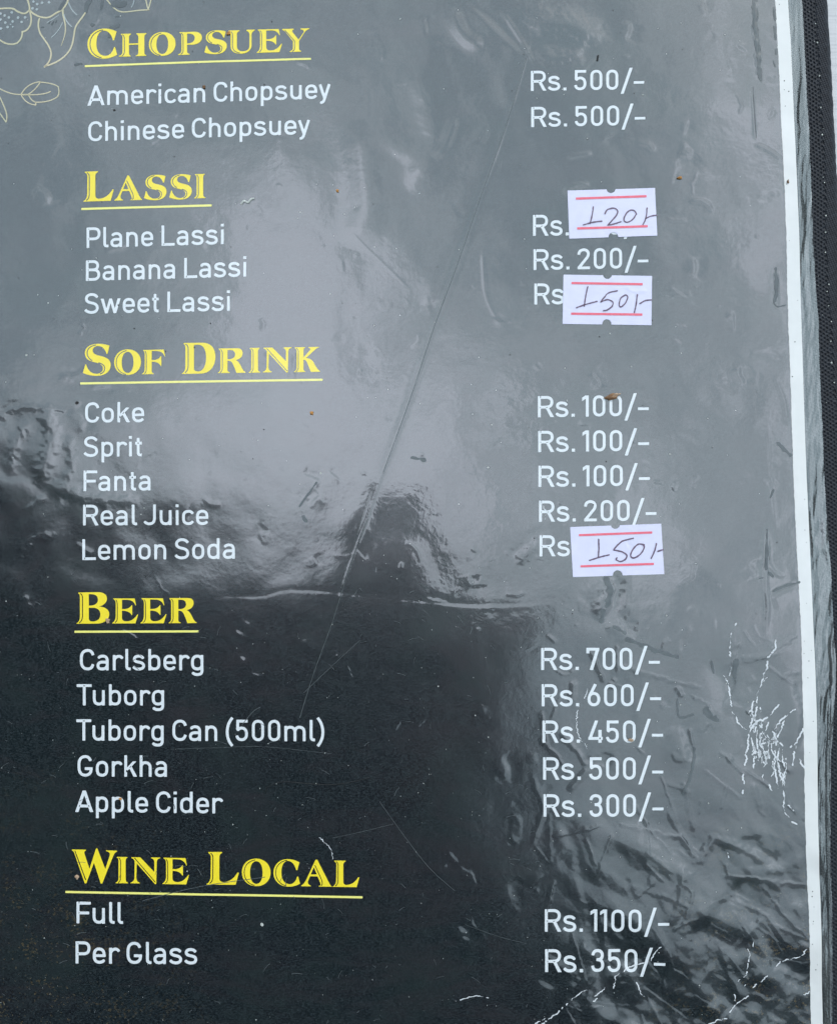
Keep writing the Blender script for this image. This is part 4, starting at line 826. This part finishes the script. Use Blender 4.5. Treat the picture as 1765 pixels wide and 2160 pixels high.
# greasy smudges on the film, plus dark fold and crease reflections painted as patches
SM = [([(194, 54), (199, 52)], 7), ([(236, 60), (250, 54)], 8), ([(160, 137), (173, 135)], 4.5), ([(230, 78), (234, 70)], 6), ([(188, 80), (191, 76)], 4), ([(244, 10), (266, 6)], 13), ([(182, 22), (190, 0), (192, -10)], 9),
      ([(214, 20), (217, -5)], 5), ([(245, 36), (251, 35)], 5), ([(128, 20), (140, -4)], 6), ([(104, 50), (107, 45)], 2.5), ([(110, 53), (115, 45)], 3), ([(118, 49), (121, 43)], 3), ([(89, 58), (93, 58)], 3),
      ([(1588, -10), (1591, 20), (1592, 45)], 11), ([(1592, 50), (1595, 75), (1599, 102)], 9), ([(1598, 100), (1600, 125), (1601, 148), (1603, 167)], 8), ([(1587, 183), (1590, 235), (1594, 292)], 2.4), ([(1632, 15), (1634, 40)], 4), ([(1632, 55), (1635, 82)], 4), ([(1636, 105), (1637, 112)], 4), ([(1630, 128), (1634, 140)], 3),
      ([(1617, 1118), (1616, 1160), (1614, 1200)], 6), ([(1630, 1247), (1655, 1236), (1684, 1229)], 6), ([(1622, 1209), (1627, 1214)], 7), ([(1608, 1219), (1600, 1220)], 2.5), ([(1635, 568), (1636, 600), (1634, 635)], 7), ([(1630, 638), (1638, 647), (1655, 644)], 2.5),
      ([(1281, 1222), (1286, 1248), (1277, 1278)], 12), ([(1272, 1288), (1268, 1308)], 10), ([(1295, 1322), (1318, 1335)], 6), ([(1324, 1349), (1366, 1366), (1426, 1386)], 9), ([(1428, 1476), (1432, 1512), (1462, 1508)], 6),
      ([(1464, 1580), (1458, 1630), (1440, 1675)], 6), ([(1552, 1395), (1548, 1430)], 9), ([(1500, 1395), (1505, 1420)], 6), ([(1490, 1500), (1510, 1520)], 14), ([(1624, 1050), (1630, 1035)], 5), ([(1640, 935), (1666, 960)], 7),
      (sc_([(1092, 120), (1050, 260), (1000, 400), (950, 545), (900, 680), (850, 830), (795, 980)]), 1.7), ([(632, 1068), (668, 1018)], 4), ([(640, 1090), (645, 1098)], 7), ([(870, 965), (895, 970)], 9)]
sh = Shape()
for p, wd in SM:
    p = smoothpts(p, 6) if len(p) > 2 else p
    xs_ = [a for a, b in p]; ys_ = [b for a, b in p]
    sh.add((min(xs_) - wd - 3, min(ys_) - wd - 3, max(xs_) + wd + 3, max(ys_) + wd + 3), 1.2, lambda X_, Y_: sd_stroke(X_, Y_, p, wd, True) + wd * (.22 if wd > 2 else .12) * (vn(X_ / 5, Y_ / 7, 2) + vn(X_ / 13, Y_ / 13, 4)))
tag(sh.build('smudges_and_reflections', M['smudge_reflection'], page, 0.55, 'grey smudges and dark fold reflections painted on the glossy film'), kind='stuff')

# ------------------------------------------------------------------ price stickers
def sticker(o, s_, corners, ntop, nbot, reds, pens, wpen, label):
    f = lambda p: (o[0] + p[0] / s_, o[1] + p[1] / s_)
    root = empty('price_sticker', label, 'sticker', 'handwritten price stickers on the menu')
    cs = [f(p) for p in corners]; root.location = (0, 0, 0)
    nt_, nb_ = (*f(ntop[:2]), ntop[2] / s_), (*f(nbot[:2]), nbot[2] / s_)
    xs_ = [a for a, b in cs]; ys_ = [b for a, b in cs]
    sh = Shape()
    sh.add((min(xs_) - 3, min(ys_) - 3, max(xs_) + 3, max(ys_) + 3), 1.1, lambda X_, Y_: np.maximum.reduce([sd_polys(X_, Y_, [cs]), nt_[2] - np.hypot(X_ - nt_[0], Y_ - nt_[1]), nb_[2] - np.hypot(X_ - nb_[0], Y_ - nb_[1])]))
    sh.build('label_paper', M['sticker'], root, 2.0, skirt=1.8)
    for r in reds:
        a, b = f(r[0]), f(r[1]); sh = Shape()
        sh.add((a[0] - 2, min(a[1], b[1]) - 5, b[0] + 2, max(a[1], b[1]) + 5), 1.0, lambda X_, Y_: sd_stroke(X_, Y_, [a, b], r[2] / s_))
        sh.build('red_rule', M['red'], root, 2.5)
    sh = Shape()
    for p in pens:
        p = smoothpts([f(a) for a in p], 6); X0 = [a for a, b in p]; Y0 = [b for a, b in p]
        sh.add((min(X0) - 3, min(Y0) - 3, max(X0) + 3, max(Y0) + 3), 0.8, lambda X_, Y_: sd_stroke(X_, Y_, p, wpen, True) + 0.35 * vn(X_ / 4, Y_ / 4, 3))
    sh.build('handwriting', M['pen'], root, 2.8)
    return root
o1, s1 = (1080, 100), 3.5425
sticker(o1, s1, [(411, 1073), (1063, 1053), (1079, 1410), (424, 1432)], (735, 1058, 34), (752, 1420, 36), [((473, 1133), (1000, 1115), 17), ((482, 1356), (1008, 1340), 17)],
        [[(603, 1195), (592, 1265), (578, 1320)], [(527, 1330), (600, 1310), (665, 1302)], [(690, 1245), (710, 1215), (760, 1205), (785, 1228), (772, 1262), (740, 1300), (710, 1332)], [(710, 1332), (760, 1322), (808, 1306)],
         [(925, 1250), (905, 1222), (868, 1225), (838, 1262), (832, 1298), (860, 1310), (900, 1285), (922, 1250)], [(1003, 1205), (1000, 1250), (990, 1290), (972, 1328)], [(990, 1285), (1030, 1265), (1074, 1258)]], 2.7,
        'white price sticker handwritten 120/-, over the Plane Lassi price')
sticker(o1, s1, [(381, 1700), (1040, 1711), (1036, 2078), (374, 2068)], (708, 1700, 33), (703, 2068, 34), [((440, 1763), (970, 1773), 17), ((437, 1992), (968, 1999), 17)],
        [[(562, 1790), (548, 1850), (535, 1935)], [(477, 1948), (540, 1925), (632, 1900)], [(780, 1822), (715, 1838), (685, 1870), (657, 1905)], [(657, 1905), (705, 1888), (747, 1905), (742, 1938), (705, 1965), (677, 1970)],
         [(832, 1858), (805, 1880), (795, 1925), (808, 1942), (840, 1915), (858, 1870), (845, 1853), (830, 1860)], [(930, 1850), (922, 1920), (908, 1983)], [(948, 1918), (990, 1895), (1037, 1890)]], 2.7,
        'white price sticker handwritten 150/-, beside Sweet Lassi, middle of the three')
sticker((1080, 800), 4.34, [(528, 1353), (1360, 1322), (1388, 1783), (553, 1810)], (942, 1328, 42), (963, 1792, 44), [((608, 1427), (1278, 1402), 20), ((622, 1712), (1293, 1690), 20)],
        [[(788, 1465), (790, 1550), (785, 1630)], [(705, 1658), (790, 1630), (885, 1607)], [(1105, 1455), (1010, 1480), (950, 1530), (925, 1562)], [(925, 1562), (1000, 1578), (1045, 1610), (1030, 1650), (985, 1668), (948, 1650), (955, 1635)],
         [(1205, 1515), (1150, 1510), (1100, 1560), (1080, 1615), (1110, 1635), (1170, 1600), (1205, 1540), (1190, 1510)], [(1315, 1505), (1300, 1570), (1268, 1638)], [(1330, 1575), (1360, 1565), (1378, 1560)]], 3.0,
        'white price sticker handwritten 150/-, lowest one, beside Lemon Soda')

# ------------------------------------------------------------------ crumbs and a hair lying on the film
def crumb(name, x, y, lx, ly, hz, ang, mat, label, seed):
    import bmesh
    r = random.Random(seed); bm = bmesh.new(); bmesh.ops.create_icosphere(bm, subdivisions=3, radius=1.0)
    for v_ in bm.verts:
        c = v_.co; f = 1 + 0.30 * math.sin(c.x * 3.1 + seed) * math.cos(c.y * 4.3 + seed * 2) + 0.12 * r.uniform(-1, 1) + 0.12 * math.sin(c.z * 7 + c.x * 5)
        c = c * f; X_, Y_ = c.x * lx / 2, c.y * ly / 2; ca, sa = math.cos(ang), math.sin(ang)
        v_.co = ((X_ * ca - Y_ * sa) * K, (X_ * sa + Y_ * ca) * K, max(c.z, -0.5) * hz * K)
    me = bpy.data.meshes.new(name); bm.to_mesh(me); bm.free(); me.materials.append(mat)
    ob = bpy.data.objects.new(name, me); col.objects.link(ob)
    hh = float(samp(H, np.array([float(x)]), np.array([float(y)]))[0])
    ob.location = ((x - CX) * K, (CY - y) * K, (hh + 0.5 * hz + 0.9) * K)
    return tag(ob, label, 'crumb', 'food crumbs on the menu')
crumb('food_crumb', 1289, 838, 27, 12, 4, R(14), M['crumb_brown'], 'brown flake crumb lying on the zero of the Coke price', 1)
crumb('food_crumb', 1297, 834, 18, 7, 5, R(20), M['crumb_tan'], 'tan splinter crumb on top of the brown flake at the Coke price', 2)
crumb('food_crumb', 1431.5, 376, 10, 5, 3, R(5), M['crumb_orange'], 'orange crumb above and right of the 120/- sticker', 3)
crumb('food_crumb', 1330, 1561, 11, 6, 2.5, R(-12), M['crumb_tan'], 'pale tan crumb inside the zero of the price 450', 4)
crumb('food_crumb', 658, 872, 7, 8, 3, 0, M['crumb_orange'], 'amber bead crumb right of the word Coke', 5)
crumb('food_crumb', 229, 1309, 8, 10, 3, R(20), M['crumb_tan'], 'pale brown crumb on the foot of the B of BEER', 6)
crumb('food_crumb', 254.8, 1685, 6, 5, 2, 0, M['crumb_orange'], 'tiny orange crumb on the second p of Apple', 7)
crumb('food_crumb', 430.6, 184, 6, 6, 2.5, R(50), M['crumb_brown'], 'tiny dark brown crumb above the n of American', 8)
crumb('food_crumb', 1659.8, 384, 4, 8, 2, 0, M['crumb_brown'], 'reddish brown crumb on the white margin', 9)
crumb('food_crumb', 482.5, 70.5, 9, 6, 2.5, R(30), M['crumb_orange'], 'brown orange crumb on the U of CHOPSUEY', 10)
crumb('food_crumb', 712, 403, 5, 6, 2, R(30), M['crumb_orange'], 'tiny orange crumb right of the word LASSI', 12)
crumb('food_crumb', 164, 1849, 8, 9, 2.5, R(30), M['crumb_tan'], 'pale tan crumb at the foot of the W of WINE', 13)
def tube(name, pts, r, mat, label, cat, lift=1.3):
    p = smoothpts(pts, 8); V = []; F_ = []; ns = 6
    xy = np.array(p); hh = samp(H, xy[:, 0], xy[:, 1])
    for i in range(len(p)):
        a = xy[max(0, i - 1)]; b = xy[min(len(p) - 1, i + 1)]; t = (b - a) / (np.linalg.norm(b - a) + 1e-9); nn = np.array([-t[1], t[0]])
        for j in range(ns):
            th = 2 * math.pi * j / ns; o_ = nn * math.cos(th) * r
            V.append(((xy[i, 0] + o_[0] - CX) * K, (CY - xy[i, 1] - o_[1]) * K, (hh[i] + lift + math.sin(th) * r * .8) * K))
        if i:
            for j in range(ns): F_.append([(i - 1) * ns + j, (i - 1) * ns + (j + 1) % ns, i * ns + (j + 1) % ns, i * ns + j])
    return tag(mesh_obj(name, V, F_, mat), label, cat)
tube('hair', [(560, 1674), (567, 1659), (598, 1649), (652, 1653), (701, 1655), (743, 1649), (780, 1640)], 0.75, M['hair'], 'thin dark curved hair on the film right of Gorkha', 'hair')
tube('thread', [(509, 432), (515, 425), (524, 428), (530, 421), (537, 420)], 2.3, M['lint'], 'short white curl of thread right of the word LASSI', 'thread')
tube('bristle', [(1261, 117), (1260, 122), (1259, 128)], 2.0, M['hair'], 'short black bristle above the top price', 'bristle')

# ------------------------------------------------------------------ the folder cover with its woven binding band, and the table
def place(x, y, z):        # lies z layout units above the page plane, seen at x, y
    f = (CH - z) / CH
    return (x - CX) * f * K, (CY - y) * f * K, z * K
cover = empty('menu_cover', 'black fabric menu cover with a woven binding band along its right edge', 'menu cover')
BY = np.array([-300, 0, 100, 250, 350, 400, 600, 900, 1200, 1500, 1800, 2160, 2450.]); BX = np.array([1728, 1743.8, 1749.7, 1757.5, 1763, 1766, 1780, 1800, 1812, 1822, 1830, 1838, 1846.])
SY = np.array([-300, 0, 250, 350, 500, 600, 685, 800, 850, 1000, 1400, 2450.]); SX = np.array([1700, 1718, 1731, 1739, 1740, 1744, 1751, 1757, 1762, 1772, 1790, 1815.])
yy = np.arange(-290, 2440, 1.5); uu = np.linspace(0, 1, 92)
Y = np.repeat(yy[:, None], len(uu), 1); Xl = np.interp(Y, EY, EL) + 8; Xr = np.interp(Y, BY, BX) + 0.8 * vn(Y / 11, Y * 0, 3)
X = Xl * (1 - uu) + Xr * uu
Sx = np.interp(Y, SY, SX) + 1.2 * vn(Y / 9, Y * 0, 5)
# woven mesh: staggered oval holes left of the stitch line, tight ribs right of it
pu, pv = 6.4, 8.6
A_ = (X - Sx + 0.22 * Y * 0) / pu; B_ = Y / pv
row = np.floor(A_); B2 = B_ + 0.5 * (row % 2)
du = (A_ - row - 0.5) * pu; dv = (B2 - np.floor(B2) - 0.5) * pv
hole = np.exp(-((du / 1.7) ** 2 + (dv / 2.6) ** 2) ** 1.5)
cords = 0.8 * np.cos(2 * np.pi * (du / pu)) * 0.5
leftz = -3.4 * hole + cords + 0.35 * np.sin(2 * np.pi * (A_ * 0.5 + B2 * 2))
rightz = 0.7 * np.sin(2 * np.pi * (X * 0.35 + Y) / 4.6) + 0.5 * np.sin(2 * np.pi * (X - Y * .4) / 5.3)
sm = sstep(-2, 2, X - Sx)
Z = leftz * (1 - sm) + rightz * sm - 2.5 * np.exp(-((X - Sx) / 1.6) ** 2) * (0.5 + 0.5 * np.cos(2 * np.pi * Y / 15)) - 10.0
eb = np.clip((uu - 0.93) / 0.07, 0, 1) ** 2; Z = Z - 7 * eb
x_, y_, z_ = place(X, Y, Z)
mesh_obj('binding_band', np.stack([x_, y_, z_], -1).reshape(-1, 3), grid_faces(len(yy), len(uu)), M['web'], cover, label='black woven webbing with small open holes')
# board under the page
def prism(name, outline, z0, z1, mat, parent=None, bev=2.0):
    n_ = len(outline); V = []; cx_ = sum(p[0] for p in outline) / n_; cy_ = sum(p[1] for p in outline) / n_
    def ring(z, ins):
        for x, y in outline:
            dx, dy = cx_ - x, cy_ - y; L = math.hypot(dx, dy); V.append(((x + dx / L * ins - CX) * K, (CY - y - dy / L * ins) * K, z * K))
    ring(z0, 0); ring(z1 - bev, 0); ring(z1 - bev * .3, bev * .3); ring(z1, bev)
    me = bpy.data.meshes.new(name); F_ = [list(range(n_))[::1]]
    for k in range(3):
        for i in range(n_): F_.append([k * n_ + i, (k + 1) * n_ + i, (k + 1) * n_ + (i + 1) % n_, k * n_ + (i + 1) % n_])
    F_.append([3 * n_ + i for i in range(n_)][::-1])
    me.from_pydata(V, [], F_); me.materials.append(mat)
    ob = bpy.data.objects.new(name, me); col.objects.link(ob)
    if parent: ob.parent = parent
    return ob
board = [(float(a), float(b)) for b, a in zip(BY, BX - 6)]
board = [(x, y) for x, y in board] + [(-230, 2450), (-230, -300)]
prism('cover_board', board, -34, -18, M['cloth'], cover)
# pale crumbs caught along the stitching
sh = []
rl = random.Random(9); V = []; F_ = []
import bmesh
bm = bmesh.new()
for i in range(34):
    y = [50, 90, 160, 227, 284, 385, 455, 490, 532, 600, 615, 645, 678, 720, 765, 807][i] if i < 16 else rl.uniform(0, 1300)
    x = float(np.interp(y, SY, SX)) + (rl.gauss(0, 2.0) if i < 16 else rl.gauss(-8, 10))
    r = rl.uniform(1.3, 2.2) if i < 16 else rl.uniform(.5, 1.0)
    X0, Y0, Z0 = place(x, y, -8.5)
    g = bmesh.ops.create_icosphere(bm, subdivisions=1, radius=r * K)
    for v_ in g['verts']: v_.co = (v_.co.x * rl.uniform(.7, 1.4) + X0, v_.co.y * rl.uniform(.7, 1.4) + Y0, v_.co.z * .7 + Z0)
me = bpy.data.meshes.new('stitch_crumbs'); bm.to_mesh(me); bm.free(); me.materials.append(M['lint'])
ob = bpy.data.objects.new('stitch_crumbs', me); col.objects.link(ob); ob.parent = cover; tag(ob, 'pale crumbs caught along the stitching', kind='stuff')
# table
tb = prism('tabletop', [(-2600, -1900), (4400, -1900), (4400, 4100), (-2600, 4100)], -260, -36, M['table'], None, 12)
tag(tb, 'light grey laminate tabletop with fine grain under the menu', kind='structure')

# ------------------------------------------------------------------ added unseen canopy overhead, its opening shaped for the film's dark reflections
HC = 2.2 / K
def up(px, py, lift=0.0):
    f = (CH + HC) / CH
    return (px - CX) * f * K, (CY - py) * f * K
cp = [(-3000, 860), (-700, 850), (-200, 880), (60, 930), (150, 1030), (260, 1090), (430, 1150), (560, 1205), (650, 1230), (705, 1200), (735, 1130), (765, 1070), (800, 1040), (845, 1038), (885, 1062), (905, 1120), (925, 1185), (965, 1240), (1010, 1272), (1130, 1285), (1180, 1300),
      (1160, 1350), (1112, 1400), (1095, 1500), (1125, 1600), (1100, 1700), (1140, 1800), (1190, 1900), (1300, 1985), (1500, 2020), (1700, 2080), (2600, 2300), (4200, 2600), (4200, 7000), (-3000, 7000)]
low_edge = [(-560, 858)] + [p for p in cp if -560 < p[0] < 2660]
low_edge = [p for p in low_edge if p[1] < 3000] + [(2670, 2320)]
rim = [(2680, 1500), (2700, 700), (2720, 0), (2750, -700), (2800, -1500), (2300, -1900), (1500, -1650), (900, -1230), (200, -1000), (-300, -800), (-560, -300), (-590, 300)]
inner = low_edge + rim
n_in = len(inner)
def outward(p):       # the same bearing, far outside
    dx, dy = p[0] - 880, p[1] - 700
    m_ = max(abs(dx) / 5200, abs(dy) / 5200); return (880 + dx / m_, 700 + dy / m_)
star = [outward(p) for p in inner]
bmc = bmesh.new()
vi = [bmc.verts.new((*up(x, y), 2.2)) for x, y in inner]; vo = [bmc.verts.new((*up(x, y), 2.2)) for x, y in star]
ed = [bmc.edges.new((vi[i], vi[(i + 1) % n_in])) for i in range(n_in)]
big = [bmc.verts.new((*up(x, y), 2.2)) for x, y in ((-4500, -4500), (6300, -4500), (6300, 7500), (-4500, 7500))]
for v_ in vo: bmc.verts.remove(v_)
ed += [bmc.edges.new((big[i], big[(i + 1) % 4])) for i in range(4)]
bmesh.ops.triangle_fill(bmc, edges=ed, use_beauty=True)
bmc.faces.ensure_lookup_table()
ex = bmesh.ops.extrude_face_region(bmc, geom=bmc.faces[:])
for e in ex['geom']:
    if isinstance(e, bmesh.types.BMVert): e.co.z += 0.03
me = bpy.data.meshes.new('blocker'); bmc.to_mesh(me); bmc.free(); me.materials.append(M['blocker'])
ob = bpy.data.objects.new('blocker', me); col.objects.link(ob)
tag(ob, 'added dark canopy with an opening above the table, mirrored in the film', 'blocker')
